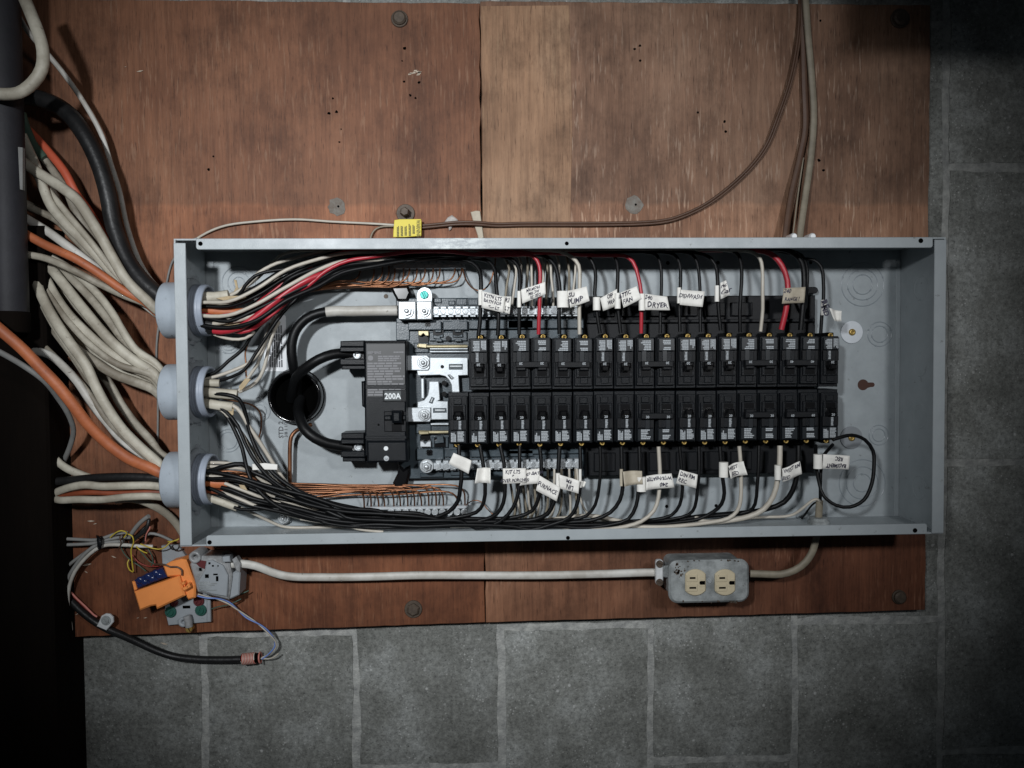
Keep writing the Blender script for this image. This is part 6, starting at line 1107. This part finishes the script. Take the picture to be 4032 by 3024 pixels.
mb = MB(); X, Z = PX('L', 1520, 850, .066); text(mb, 'RE', X, Z + .003, .0655, .010, -1.2, .05); text(mb, 'ND', X, Z - .005, .0655, .009, -1.2, .05); mb.build('handwriting', M['ink'], tw)
paper_tag('blank tilted square tag, leftmost below the lower row', 'I', [(1345, 780), (1540, 868), (1506, 1014), (1288, 898)], .066, (), None, ph=.6, m='paper')
paper_tag('blank trapezoid tag, second from left below the lower row', 'I', [(1602, 950), (1745, 945), (1746, 1112), (1574, 1110)], .064, (), None, ph=1.9, wave=.003)
paper_tag('tag reading KIT LTS and OVER PORCHES', 'I', [(1880, 952), (2130, 950), (2136, 1108), (1882, 1120)], .0655, [('KIT LTS', .42, .24, .32), ('+', .42, .50, .25), ('OVER PORCHES', .5, .80, .27)], None, ph=.1, wave=.0008)
paper_tag('tag reading BATH, tucked behind the porches tag', 'K', [(195, 975), (338, 950), (350, 1110), (125, 1138)], .063, [('2ND BATH', .52, .30, .26)], None, ph=2.6)
paper_tag('slanted tag reading FURNACE', 'K', [(345, 1028), (570, 1162), (530, 1312), (304, 1190)], .0675, [('FURNACE', .45, .50, .36)], None, ph=.8, wave=.001)
paper_tag('upside down tag reading LIN RM, right of FURNACE', 'K', [(556, 1015), (780, 1088), (768, 1228), (562, 1168)], .0655, [('LIN', .55, .70, .42), ('RM', .5, .28, .34)], (522, 1008, 572, 1166), True, ph=1.1)
paper_tag('narrow folded tag at the right end of lower neutral bar', 'K', [(800, 1085), (850, 1098), (828, 1158), (800, 1160)], .062, (), (774, 964, 806, 1164), ph=1.1)
paper_tag('blank tan puckered tag below the lower row', 'K', [(1250, 985), (1456, 978), (1462, 1120), (1262, 1146)], .0655, (), (1222, 964, 1258, 1148), m='paper2', ph=2.0, wave=.003)
paper_tag('upside down tag reading 240 WTR HTR, crossing the white wire', 'K', [(1505, 1035), (1776, 1004), (1806, 1155), (1498, 1190)], .066, [('240', .66, .72, .34), ('WTR/HEATER', .5, .26, .30)], (1408, 1048, 1512, 1208), True, ph=2.9, wave=.0024, bold=.035)
paper_tag('tag reading DIN RM REC, below the lower row', 'K', [(1868, 964), (2066, 1020), (2052, 1172), (1830, 1112)], .0655, [('DIN RM', .45, .28, .36), ('REC', .24, .72, .36)], None, ph=.4)
paper_tag('crumpled tag reading WEST BED, in front of slender white wire', 'M', [(460, 925), (622, 872), (660, 1016), (478, 1060)], .066, [('WEST', .3, .30, .36), ('BED', .36, .76, .36)], (372, 888, 472, 1052), ph=2.1, wave=.0036)
paper_tag('tag reading WEST RM BED, on the thick white wire', 'M', [(1046, 955), (1246, 875), (1272, 1016), (1050, 1100)], .066, [('WEST RM', .5, .26, .36), ('BED', .16, .76, .34)], (978, 920, 1050, 1080), ph=.2, wave=.0022)
paper_tag('upside down tag reading BASEMENT REC, inside the black loop', 'M', [(1490, 795), (1786, 815), (1780, 966), (1485, 952)], .066, [('BASEMENT', .52, .74, .34), ('REC', .62, .26, .36)], (1404, 802, 1500, 958), True, ph=.7, bold=.035)

# ================================================================== RIGHT END OF THE PANEL
for c, x, y, lab in (('L', 1810, 1128, 'zinc fender washer coloured as lit, with brass screw, upper right'), ('M', 1805, 618, 'zinc fender washer coloured as shaded, behind the black wire loop')):
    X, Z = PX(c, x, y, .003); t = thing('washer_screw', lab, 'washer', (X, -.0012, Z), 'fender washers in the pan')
    mb = MB(); mb.disc(X, Z, .0012, .0030, .0148, 32, .0004); mb.build('washer', mat('painted light washer zinc' + c, (.66, .70, .74) if c == 'L' else (.27, .29, .31), .38, .25, var=.15, vscale=60), t)  # lamp reflection and shade put into base colour: pale upper zinc, dark lower
    mb = MB(); mb.lathe([(.0044, .003), (.0043, .0045), (.003, .0054), (.0012, .0052), (.001, .004)], (X, 0, Z), 'd', 16); mb.build('screw_head', M['brass'], t)
t = thing('cable_clamp', 'metal cable clamp with two screws on top of the panel', 'clamp', PP('L', 1220, 80, .05), 'cable clamps')
zt = Z1
a, b = PX('L', 1090, 60, .05)[0], PX('L', 1350, 60, .05)[0]
mb = MB(); mb.box(a + .004, b - .004, zt + .0002, zt + .006, .02, .062, .001); mb.build('clamp_body', M['bright'], t)
for x in (a + .0035, b - .0035): mb = MB(); mb.lathe([(.0042, .05), (.0042, .066), (.003, .068)], (x, 0, zt + .0062), 'd', 14, False); mb.build('clamp_screw', M['bright'], t)
# cable stub entering at lower right
t = thing('cable_connector', 'small grey connector in the bottom wall holding a dirty cable stub', 'connector', PP('M', 1445, 1560, .04), 'cable clamps')
X, Z = PX('M', 1445, 1555, .04); mb = MB(); mb.lathe([(.0135, Z0 + WT), (.0135, Z0 + WT + .003), (.011, Z0 + WT + .005), (.011, Z0 + WT + .008), (.0075, Z0 + WT + .0085)], (X, -.04, 0), 'z', 20, False); mb.build('locknut', M['steel'], t)
mb = MB(); mb.lathe([(.0095, Z0 - .012), (.0095, Z0 - .0002)], (X, -.04, 0), 'z', 18); mb.build('clamp_collar', M['steel'], t)
bx = path(None, [('O', 835, 385, .03), ('O', 930, 388, .032), ('O', 1060, 390, .034), ('O', 1160, 360, .036), ('O', 1240, 300, .038), ('O', 1295, 210, .039), ('O', 1316, 120, .04), ('M', 1446, 1600, .04), ('M', 1446, 1500, .04), ('M', 1452, 1400, .041), ('M', 1458, 1300, .042)], 0)
o = wire('tan_cable', 'dirty tan cable from the outlet box up into the panel', bx, 31, 'tan', 22, 'cable')
wire('bundled_wire', 'pale wire from the dirty cable stub running left along the bottom', path('M', [(1460, 1310, .044), (1430, 1288, .046), (1380, 1300, .045), (1280, 1380, .04), (1180, 1450, .034), (1080, 1475, .03), (850, 1482, .026), (600, 1500, .024)], 0), 12, 'wht', None, 'wire', 'loose wires in the bundles')
wire('bundled_wire', 'dark wire curling below the dirty cable stub', path('M', [(1450, 1310, .04), (1400, 1330, .036), (1350, 1380, .03), (1300, 1450, .022), (1260, 1500, .018)], 0), 8, 'blk', None, 'wire', 'loose wires in the bundles')

# ================================================================== YELLOW TAG, STRIP, FOAM
Q = PL('N', [(415, 318), (490, 306), (800, 303), (808, 330), (806, 545), (700, 556), (560, 566), (398, 566), (402, 480)], .011)
t = thing('grounding_tag', 'bright yellow warning tag with vertical print above the panel', 'tag', (Q[0][0], -.011, Q[0][1]))
mb = MB(); mb.prism(Q, .0095, .011, .0004); pl_ = mb.build('tag_plate', M['yellow'], t)
mb = MB(); rg = random.Random(4)
for k, (x, y0, y1) in enumerate([(762, 388, 500), (698, 380, 520), (642, 365, 552), (582, 385, 545), (526, 392, 555), (470, 388, 560)]):
    a = PX('N', x - 17, y1, .0113); b = PX('N', x + 17, y0, .0113)
    if k == 0: text(mb, 'WARNING', (a[0] + b[0]) / 2, (a[1] + b[1]) / 2, .0114, .0072, -math.pi / 2, .02, .62)
    else: print_lines(mb, a[0], b[0], a[1], b[1], .0114, 2, rg, .25, .2, True)
mb.build('tag_print', M['tagink'], pl_)
mb = MB(); mb.prism(PL('N', [(1522, 200), (1600, 180), (1660, 185), (1690, 400), (1712, 570), (1640, 640), (1625, 540), (1560, 340)], .002), -.0015, .002, .0008); tag(mb.build('tape_strip', M['paper2']), 'pale masking tape strip stuck over the plywood seam', 'tape')
mb = MB(); mb.prism(PL('N', [(1140, 350), (1190, 280), (1250, 245), (1310, 290), (1340, 320), (1300, 350), (1260, 390), (1240, 450), (1210, 470), (1200, 400)], .002), -.0015, .003, .0015); tag(mb.build('foam_scrap', M['foam']), 'pale plaster scrap stuck to plywood under the brown cord', 'scrap')

# ================================================================== OUTLET BOX
DB = .046
q0 = PX('O', 248, 604, DB); q1 = PX('O', 832, 282, DB)
t = thing('outlet_box', 'scuffed galvanized box with two ivory outlets below the panel', 'outlet', (q0[0], .002, q0[1]))
mb = MB(); mb.prism(rrect(q0[0] + .004, q1[0] - .004, q0[1] + .003, q1[1] - .003, .008), -.0018, .040, .0006); mb.build('box', M['steel'], t)
def inset_prism(polys, name, m, par): mb = MB(); [mb.prism(*a) for a in polys]; return mb.build(name, m, par)
inset_prism([(rrect(q0[0], q1[0], q0[1], q1[1], .0115, n=6), .040, DB, .0028)], 'cover', M['steel'], t)
for cx in (437, 651):
    X, Z = PX('O', cx, 446, DB); r = .0166
    poly = []
    for k in range(36):
        a = 2 * math.pi * k / 36; poly.append((X + max(-.0129, min(.0129, r * math.cos(a))), Z + r * math.sin(a)))
    r_ = inset_prism([(poly, .0455, DB + .003, .0012)], 'outlet', M['ivory'], t)
    xs_ = X - .0038
    inset_prism([(rrect(xs_ - .0078, xs_ + .0062, Z + .0012, Z + .0108, .0016), DB + .0028, DB + .0037, .0006), (rrect(xs_ - .0078, xs_ + .0062, Z - .0108, Z - .0012, .0016), DB + .0028, DB + .0037, .0006), (rrect(X + .0035, X + .0118, Z - .0055, Z + .0055, .002), DB + .0028, DB + .0034, .0005)], 'raised_face', M['ivory'], r_)
    inset_prism([([(xs_ - .0040, Z + .0052), (xs_ + .0032, Z + .0052), (xs_ + .0032, Z + .0074), (xs_ - .0040, Z + .0074)], DB + .003, DB + .0039, 0), ([(xs_ - .0044, Z - .0072), (xs_ + .0040, Z - .0072), (xs_ + .0040, Z - .005), (xs_ - .0044, Z - .005)], DB + .003, DB + .0039, 0)], 'blade_slot', M['hole'], r_)
    inset_prism([([(X + .0052 + (.0062 if c else 0), Z + s) for c, s in ((1, .0022), (1, -.0022))] + [(X + .0072 + .0027 * math.cos(math.radians(a)), Z + .0027 * math.sin(math.radians(a))) for a in range(240, 119, -20)], DB + .003, DB + .0039, 0)], 'ground_hole', M['hole'], r_)
mb = MB(); X, Z = PX('O', 541, 436, DB); slotscrew(mb, X, Z, DB - .0005, .0028, .0022, .8); mb.build('cover_screw', M['zinc'], t)
rr = random.Random(2); mb = MB()
for k in range(22):
    x, y = (rr.gauss(318, 18), rr.gauss(365, 22)); X, Z = PX('O', x, y, DB); s = rr.uniform(.0007, .0024)
    mb.prism([(X + s * math.cos(a) * rr.uniform(.5, 1.2), Z + s * math.sin(a) * rr.uniform(.5, 1.2)) for a in [i * math.pi / 3 for i in range(6)]], DB - .0002, DB + .00025)
for k in range(16):
    X, Z = PX('O', rr.uniform(280, 800), rr.choice([292, 590]) + rr.uniform(-6, 6), DB); s = rr.uniform(.0005, .0016)
    mb.prism([(X + s * math.cos(a) * rr.uniform(.5, 1.6), Z + s * math.sin(a) * rr.uniform(.5, 1.2)) for a in [i * math.pi / 3 for i in range(6)]], DB - .0012, DB + .0002)
mb.build('chipped_patch', M['rusty'], t)
ck = thing('cable_clamp', 'small metal cable clamp at the left side of the outlet box', 'clamp', PP('O', 178, 380, .03), 'cable clamps')
a = PX('O', 153, 470, .034); b = PX('O', 206, 285, .034)
inset_prism([(rrect(a[0], b[0], a[1], b[1], .0034), .028, .034, .0012)], 'clamp_plate', M['bright'], ck)
inset_prism([([(b[0] - .004, a[1] + .01), (q0[0] + .004, a[1] + .008), (q0[0] + .004, b[1] - .008), (b[0] - .004, b[1] - .01)], .012, .031, .0012)], 'clamp_neck', M['steel'], ck)
for y in (315, 448): mb = MB(); X, Z = PX('O', 180, y, .035); slotscrew(mb, X, Z, .0335, .0045, .003, 1.2); mb.build('clamp_screw', M['rusty'], ck)
wire('white_cable', 'long white flat cable from the grey jack cover to outlet box', path(None, [('Q', 1280, 420, .03), ('Q', 1400, 415, .03), ('Q', 1560, 440, .028), ('Q', 1740, 510, .024), ('Q', 1930, 560, .02), ('D', 700, 1247, .016), ('D', 800, 1246, .016), ('D', 900, 1243, .018), ('D', 1030, 1243, .016), ('D', 1160, 1243, .018), ('D', 1300, 1240, .022), ('D', 1425, 1237, .026), ('O', 240, 385, .028)], 0), 34, 'white', 20, 'cable')

# ================================================================== TELEPHONE JUNCTION AT LOWER LEFT
t = thing('junction_plate', 'flat grey junction plate with green screws under the orange module', 'junction plate', PP('Q', 780, 900, -.002))
def qp(name, pts, d0, d1, ch, m, par): mb = MB(); mb.prism(PL('Q', pts, d1), d0, d1, ch); return mb.build(name, M[m], par)
qp('plate', [(458, 205), (650, 195), (760, 350), (1000, 560), (1035, 1095), (760, 1118), (540, 1135), (500, 960), (470, 430)], -.0019, .004, .0008, 'jack', t)
qp('raised_rim', [(990, 800), (1030, 795), (1036, 1094), (990, 1098)], .0035, .007, .0008, 'jack', t)
for x, y, m, r in ((558, 985, 'dgreen', .0072), (912, 965, 'dgreen', .0072), (888, 858, 'dred', .0068), (600, 880, 'dred', .005)):
    mb = MB(); X, Z = PX('Q', x, y, .008); mb.disc(X, Z, .0038, .007, r, 18, .001); slotscrew(mb, X, Z, .0068, r * .6, .002, x * .01); mb.build('terminal', M[m], t)
qp('slot', [(708, 905), (795, 903), (796, 935), (709, 937)], .0035, .0046, .0001, 'hole', t)
mb = MB(); X, Z = PX('Q', 710, 1100, .009); mb.lathe([(.0065, .003), (.0065, .008), (.005, .0088), (.0024, .0082), (.0022, .005)], (X, 0, Z), 'd', 22); mb.build('screw_boss', M['jack'], t)
mb = MB(); tube_mb(mb, path('Q', [(760, 1020, .0105), (775, 1080, .0105), (785, 1150, .0105)], 0), .0095, None, 14); mb.build('post_sleeve', M['clear'], t)
mb = MB(); X, Z = PX('Q', 788, 1172, .011); slotscrew(mb, X, Z, .004, .0042, .010, .5); mb.build('brass_screw', M['brass'], t)
t = thing('connector_module', 'bright orange connector module with dark blue gel block', 'connector', PP('Q', 450, 760, .006))
qp('body', [(135, 745), (665, 560), (735, 790), (402, 950), (386, 905), (330, 915), (202, 966)], .010, .034, .0022, 'orangep', t)
qp('upper_shell', [(475, 445), (560, 395), (690, 362), (748, 372), (810, 540), (862, 660), (852, 815), (770, 838), (735, 790), (665, 560), (522, 572)], .008, .028, .002, 'orangep', t)
qp('clip_arm', [(113, 625), (150, 625), (172, 715), (140, 735)], .010, .032, .001, 'orangep', t)
bl = qp('gel_block', [(138, 610), (300, 530), (465, 470), (522, 575), (350, 640), (180, 708)], .008, .030, .0015, 'bluep', t)
for x, y in ((205, 610), (258, 632), (300, 570), (345, 594), (390, 530), (432, 556)): mb = MB(); X, Z = PX('Q', x, y, .031); mb.lathe([(.0045, .0295), (.0042, .0312), (.002, .0318)], (X, 0, Z), 'd', 14); mb.build('gel_cap', M['bluep'], bl)
for pts in ([(700, 700), (790, 660), (800, 690), (720, 735)], [(740, 690), (765, 645), (790, 655), (770, 700)], [(690, 640), (720, 625), (735, 650), (705, 668)]): qp('latch', pts, .027, .0365, .0008, 'orangep', t)
wire('thin_wire', 'dark thin wire lying curved across the orange module', path('Q', [(380, 420, .02), (500, 425, .031), (560, 450, .031), (640, 450, .031), (700, 490, .031), (700, 550, .031)], 0), 7, 'brown', None, 'wire')
t = thing('jack_cover', 'translucent grey jack housing beside the orange module, worn and dusty', 'jack cover', PP('Q', 1080, 580, .002))
qp('shell', [(820, 340), (930, 325), (1150, 330), (1250, 400), (1285, 560), (1245, 840), (1050, 790), (880, 745), (850, 640), (790, 430)], .002, .034, .002, 'clear', t)
qp('side_panel', [(1245, 560), (1385, 450), (1365, 780), (1242, 838)], .002, .030, .0015, 'jack', t)
qp('front_plate', [(985, 385), (1050, 375), (1120, 410), (1180, 440), (1240, 560), (1225, 800), (1050, 770), (900, 720), (880, 640), (970, 480)], .033, .0375, .001, 'jack', t)
qp('corner_block', [(1170, 335), (1255, 325), (1265, 395), (1175, 400)], .03, .041, .001, 'jack', t)
qp('corner_tab', [(1280, 370), (1330, 335), (1380, 420), (1370, 520), (1330, 500)], .026, .038, .0015, 'clear', t)
mb = MB(); X, Z = PX('Q', 872, 325, .03); mb.lathe([(.0075, .01), (.0075, .036), (.006, .0375), (.003, .036), (.0028, .03)], (X, 0, Z), 'd', 20); mb.build('screw_post', M['clear'], t)
mb = MB(); rg = random.Random(6)
for x, y, w, h in ((990, 560, 22, 22), (1110, 590, 14, 30), (1090, 540, 26, 10), (1020, 410, 12, 12), (1060, 440, 12, 10), (910, 480, 12, 18), (1120, 440, 8, 8)):
    a = PX('Q', x - w, y + h, .038); b = PX('Q', x + w, y - h, .038); mb.box(a[0], b[0], a[1], b[1], .0372, .0378, .0002)
mb.build('opening', M['hole'], t)
mb = MB(); a = PX('Q', 905, 740, .038); b = PX('Q', 1110, 620, .038); print_lines(mb, a[0], b[0], a[1], b[1], .0378, 6, rg, .4, .5); mb.build('moulded_print', M['steel'], t)
qp('gasket', [(840, 390), (900, 370), (985, 385), (965, 480), (900, 450)], .0335, .0345, .0004, 'dred', t)
# ------------------------------------------------------------------ telephone cable with wrapped end
P_ = path('E', [(505, 660, .0), (560, 720, .003), (640, 790, .006), (720, 845, .008), (800, 888, .006), (900, 930, .0), (1000, 975, -.006), (1120, 1030, -.01), (1250, 1075, -.012), (1400, 1096, -.012), (1600, 1102, -.011), (1780, 1098, -.010)], 0)
tc_ = wire('phone_cable', 'black telephone cable drooping over the blocks with striped end', P_, 30, 'blk2', None, 'cable', None, 12)
ax0, ax1 = PP('E', 1755, 1098, -.010), PP('E', 1900, 1085, -.009); dr = (ax1 - ax0)
rad = .0066
def coil(ph, m, nm, parent, r0, turns=8):
    pts = []
    for k in range(turns * 10 + 1):
        u = k / (turns * 10); a = u * turns * 2 * math.pi + ph; e1 = dr.normalized(); e2 = Vector((0, -1, 0)); e3 = e1.cross(e2)
        pts.append(ax0 + dr * (.05 + u * .62) + e2 * math.cos(a) * r0 + e3 * math.sin(a) * r0)
    mb = MB(); tube_mb(mb, pts, .0019, None, 6, .002); return mb.build(nm, M[m], parent)
coil(0, 'wht', 'white_strand', tc_, rad); coil(math.pi * .62, 'wpink', 'red_strand', tc_, rad); coil(math.pi * 1.3, 'wred', 'red_strand', tc_, rad)
mb = MB(); tube_mb(mb, [ax0, ax0.lerp(ax1, .5), ax0.lerp(ax1, .84)], rad * 1.85, None, 16); mb.build('cable_end', M['hole'], tc_)
coil2 = [ax0.lerp(ax1, .92) + Vector((0, -1, 0)) * math.cos(a) * rad + dr.normalized().cross(Vector((0, -1, 0))) * math.sin(a) * rad for a in [k * math.pi / 8 for k in range(17)]]
mb = MB(); tube_mb(mb, coil2, .0022, None, 6, .002); mb.build('red_strand', M['wpink'], tc_)
mb = MB(); tube_mb(mb, path('E', [(1890, 1092, -.008), (1945, 1096, -.008), (1990, 1082, -.007), (2022, 1055, -.006)], 0), .0022, .0012, 6); mb.build('white_strand', M['wht'], tc_)
# twisted blue and white pair
base = spline(path('E', [(1435, 632, .02), (1500, 648, .02), (1580, 660, .018), (1660, 690, .015), (1720, 735, .01), (1790, 790, .006), (1880, 845, .003), (1950, 905, .0), (1995, 965, -.004), (1998, 1010, -.006), (1960, 1055, -.008), (1900, 1092, -.009)], 0), .003)
tp = thing('twisted_pair', 'thin twisted blue and white wire pair from module to cable end', 'wire', base[0])
for ph, m, nm in ((0, 'wblue', 'blue_strand'), (math.pi, 'wht', 'white_strand')):
    pts = []
    for i, p in enumerate(base):
        tg = (base[min(i + 1, len(base) - 1)] - base[max(i - 1, 0)]).normalized(); sd = tg.cross(Vector((0, -1, 0))); a = i * .33 + ph
        pts.append(p + sd * math.cos(a) * .0011 + Vector((0, -1, 0)) * math.sin(a) * .0011)
    mb = MB(); tube_mb(mb, pts, .0020, None, 6, .003); mb.build(nm, M[m], tp)
# clamp on the telephone cable
t = thing('cable_clip', 'bright metal cable clip screwed over the black telephone cable', 'clip', PP('E', 765, 820, .002))
e_poly = [(700, 860), (770, 890), (822, 830), (820, 795), (795, 772), (765, 768), (735, 785), (722, 815)]
mb = MB(); mb.prism(PL('E', e_poly, .0145), .0115, .0145, .0008); mb.build('strap', M['bright'], t)
mb = MB(); X, Z = PX('E', 768, 818, .015); mb.lathe([(.0062, .0143), (.0060, .0152), (.0042, .0152)], (X, 0, Z), 'd', 20, False); slotscrew(mb, X, Z, .0145, .0040, .0024, .7); mb.build('screw', M['steel'], t)
wire('thin_wire', 'pale pink thin wire ending above the metal clip', path('E', [(505, 600, .004), (560, 660, .004), (620, 715, .004), (680, 775, .006), (705, 790, .006)], 0), 8, 'wpink', None, 'wire', 'red pair above the clip')
wire('thin_wire', 'red thin wire beside the pale pink one above the clip', path('E', [(515, 625, .001), (575, 680, .001), (640, 745, .001), (690, 790, .003)], 0), 8, 'wred', None, 'wire', 'red pair above the clip')
# grey telephone wires and tie
tg_ = 'grey and white telephone cables'
for lab, pts, w, m in [
    ('grey telephone cable entering from the post, upper of two', [(430, 222, .01), (560, 228, .012), (700, 232, .012), (790, 205, .014), (850, 185, .014), (930, 180, .012)], 14, 'greyc'),
    ('grey telephone cable entering from the post, lower of two', [(430, 268, .01), (560, 265, .012), (680, 256, .012), (760, 235, .012), (860, 215, .012), (950, 215, .01)], 14, 'greyc'),
    ('white telephone cable arching down to lower left plywood corner', [(1110, 280, .01), (1000, 276, .012), (880, 268, .013), (760, 272, .013), (690, 305, .013), (620, 365, .013), (545, 460, .013), (503, 570, .012), (492, 690, .01), (505, 800, .006), (516, 880, .004), (512, 940, .002)], 15, 'white'),
    ('grey telephone cable arching beside the white one', [(900, 240, .01), (720, 262, .011), (640, 310, .011), (560, 400, .011), (490, 520, .01), (470, 640, .008), (485, 760, .004), (500, 860, .002)], 15, 'greyc'),
    ('grey telephone cable cut short at lower left', [(850, 235, .006), (690, 282, .008), (590, 345, .008), (500, 415, .006), (455, 455, .003), (432, 475, .002)], 14, 'greyc'),
    ('short cut grey cable end pointing up right', [(945, 205, .012), (970, 165, .016), (1010, 115, .02), (1050, 80, .022), (1080, 60, .024)], 18, 'greyc'),
    ('whitish grey cable end right of the yellow wires', [(1050, 205, .012), (1090, 185, .014), (1150, 195, .014), (1200, 215, .012), (1250, 240, .01)], 12, 'greyc'),
]: wire('phone_cable', lab, path('E', pts, 0), w, m, None, 'cable', tg_)
t = thing('cable_tie', 'black tie binding the grey telephone cables', 'cable tie', PP('E', 718, 250, .01))
mb = MB(); tube_mb(mb, path('E', [(705, 210, .002), (710, 222, .019), (722, 250, .021), (720, 285, .019), (708, 298, .004)], 0), .006, .002, 8); tube_mb(mb, path('E', [(735, 212, .008), (740, 225, .018), (725, 240, .021)], 0), .004, .003, 8); mb.build('strap', M['bpl'], t)
for lab, pts, w in [('black jacket scrap among telephone wires', [(950, 250, .012), (1000, 205, .018), (1050, 170, .02), (1075, 120, .02), (1080, 80, .018)], 16), ('dark curl of cable jacket by the cut grey end', [(1040, 250, .01), (1060, 200, .016), (1050, 140, .018), (1020, 180, .018), (985, 215, .014)], 11), ('dark wire scrap at the panel corner', [(1230, 270, .012), (1250, 300, .014), (1290, 300, .014), (1300, 280, .012)], 6)]:
    wire('phone_cable', lab, path('E', pts, 0), w, 'blk2', None, 'cable', tg_)
for lab, m, pts in [
    ('yellow thin wire arching over the grey cables', 'wyel', [(800, 215, .016), (840, 180, .02), (880, 165, .022), (920, 180, .02), (900, 215, .018)]),
    ('yellow thin wire hanging straight down', 'wyel', [(930, 190, .018), (960, 205, .02), (970, 250, .018), (952, 300, .014), (955, 360, .012), (968, 460, .008)]),
    ('yellow thin wire curling below the white cable', 'wyel', [(990, 280, .014), (1010, 300, .018), (1040, 318, .016), (1068, 328, .014)]),
    ('yellow thin wire looping toward the panel corner', 'wyel', [(1020, 262, .016), (1080, 285, .02), (1150, 300, .018), (1200, 285, .018), (1235, 250, .016), (1290, 235, .014)]),
    ('short yellow thin wire at the panel corner', 'wyel', [(1220, 245, .012), (1260, 240, .016), (1300, 225, .014)]),
    ('dull yellow wire hanging in a loop at left', 'wyel', [(940, 370, .004), (925, 400, .006), (940, 450, .006), (965, 465, .004)]),
    ('green thin wire hanging toward the blue block', 'wgrn', [(870, 270, .01), (900, 330, .008), (950, 380, .006), (1010, 420, .004), (1060, 460, .008)]),
    ('green thin wire hanging right of the yellow one', 'wgrn', [(1010, 300, .012), (1050, 350, .01), (1090, 390, .008), (1130, 410, .01)]),
    ('grey green wire by the panel corner', 'wgrn', [(1075, 300, .01), (1100, 340, .01), (1110, 390, .008), (1100, 420, .006)]),
    ('red thin wire bundle drooping behind the module', 'wred', [(960, 340, .004), (1000, 390, .004), (1060, 420, .004), (1130, 425, .006), (1200, 420, .012)]),
    ('second red thin wire behind the module', 'wred', [(1080, 330, .004), (1110, 360, .004), (1125, 400, .006), (1105, 420, .006)]),
    ('brown thin wire wrapped at the bundle', 'brown', [(860, 300, .012), (880, 250, .018), (870, 210, .02), (900, 190, .018), (880, 230, .014)]),
    ('pale pink thin wire sticking up near the panel', 'wpink', [(1055, 240, .014), (1062, 190, .018), (1085, 150, .02), (1090, 135, .02)]),
    ('green strand poking out right of the jack cover, upper', 'wgrn', [(1690, 655, .012), (1740, 625, .014), (1780, 612, .014), (1805, 600, .012)]),
    ('green strand poking out right of the jack cover, lower', 'wgrn', [(1530, 735, .008), (1590, 715, .01), (1640, 708, .01), (1690, 690, .012), (1750, 660, .01)]),
]: wire('thin_wire', lab, path('E', pts, 0), 5.2, m, None, 'wire', 'thin telephone wires', 6, .004)
rr = random.Random(12); mb = MB()
for c, x, y, s in [('E', 660, 95, 26), ('E', 690, 115, 14), ('E', 630, 412, 34), ('E', 825, 355, 18), ('E', 625, 465, 12), ('E', 580, 705, 16), ('E', 1190, 985, 26), ('E', 560, 770, 14), ('E', 1000, 798, 9), ('E', 1055, 797, 12), ('A', 1085, 578, 10), ('A', 1210, 615, 30)]:
    d = -.0012 if not (c == 'E' and y > 940) else -.0205
    X, Z = PX(c, x, y, d); k = s / CR[c][2] * .00033; a = rr.uniform(-.6, .6)
    mb.prism([(X - k * math.cos(a), Z - k * math.sin(a)), (X, Z - k * .22), (X + k * math.cos(a), Z + k * math.sin(a)), (X, Z + k * .2)], d - .0012, d + .0004)
o = mb.build('wood_chips', M['dust'], None, 'stuff'); o['label'] = 'pale chips and flecks stuck to plywood at lower left'; o['category'] = 'debris'

for o in bpy.data.objects:
    if '_o' in o: del o['_o']
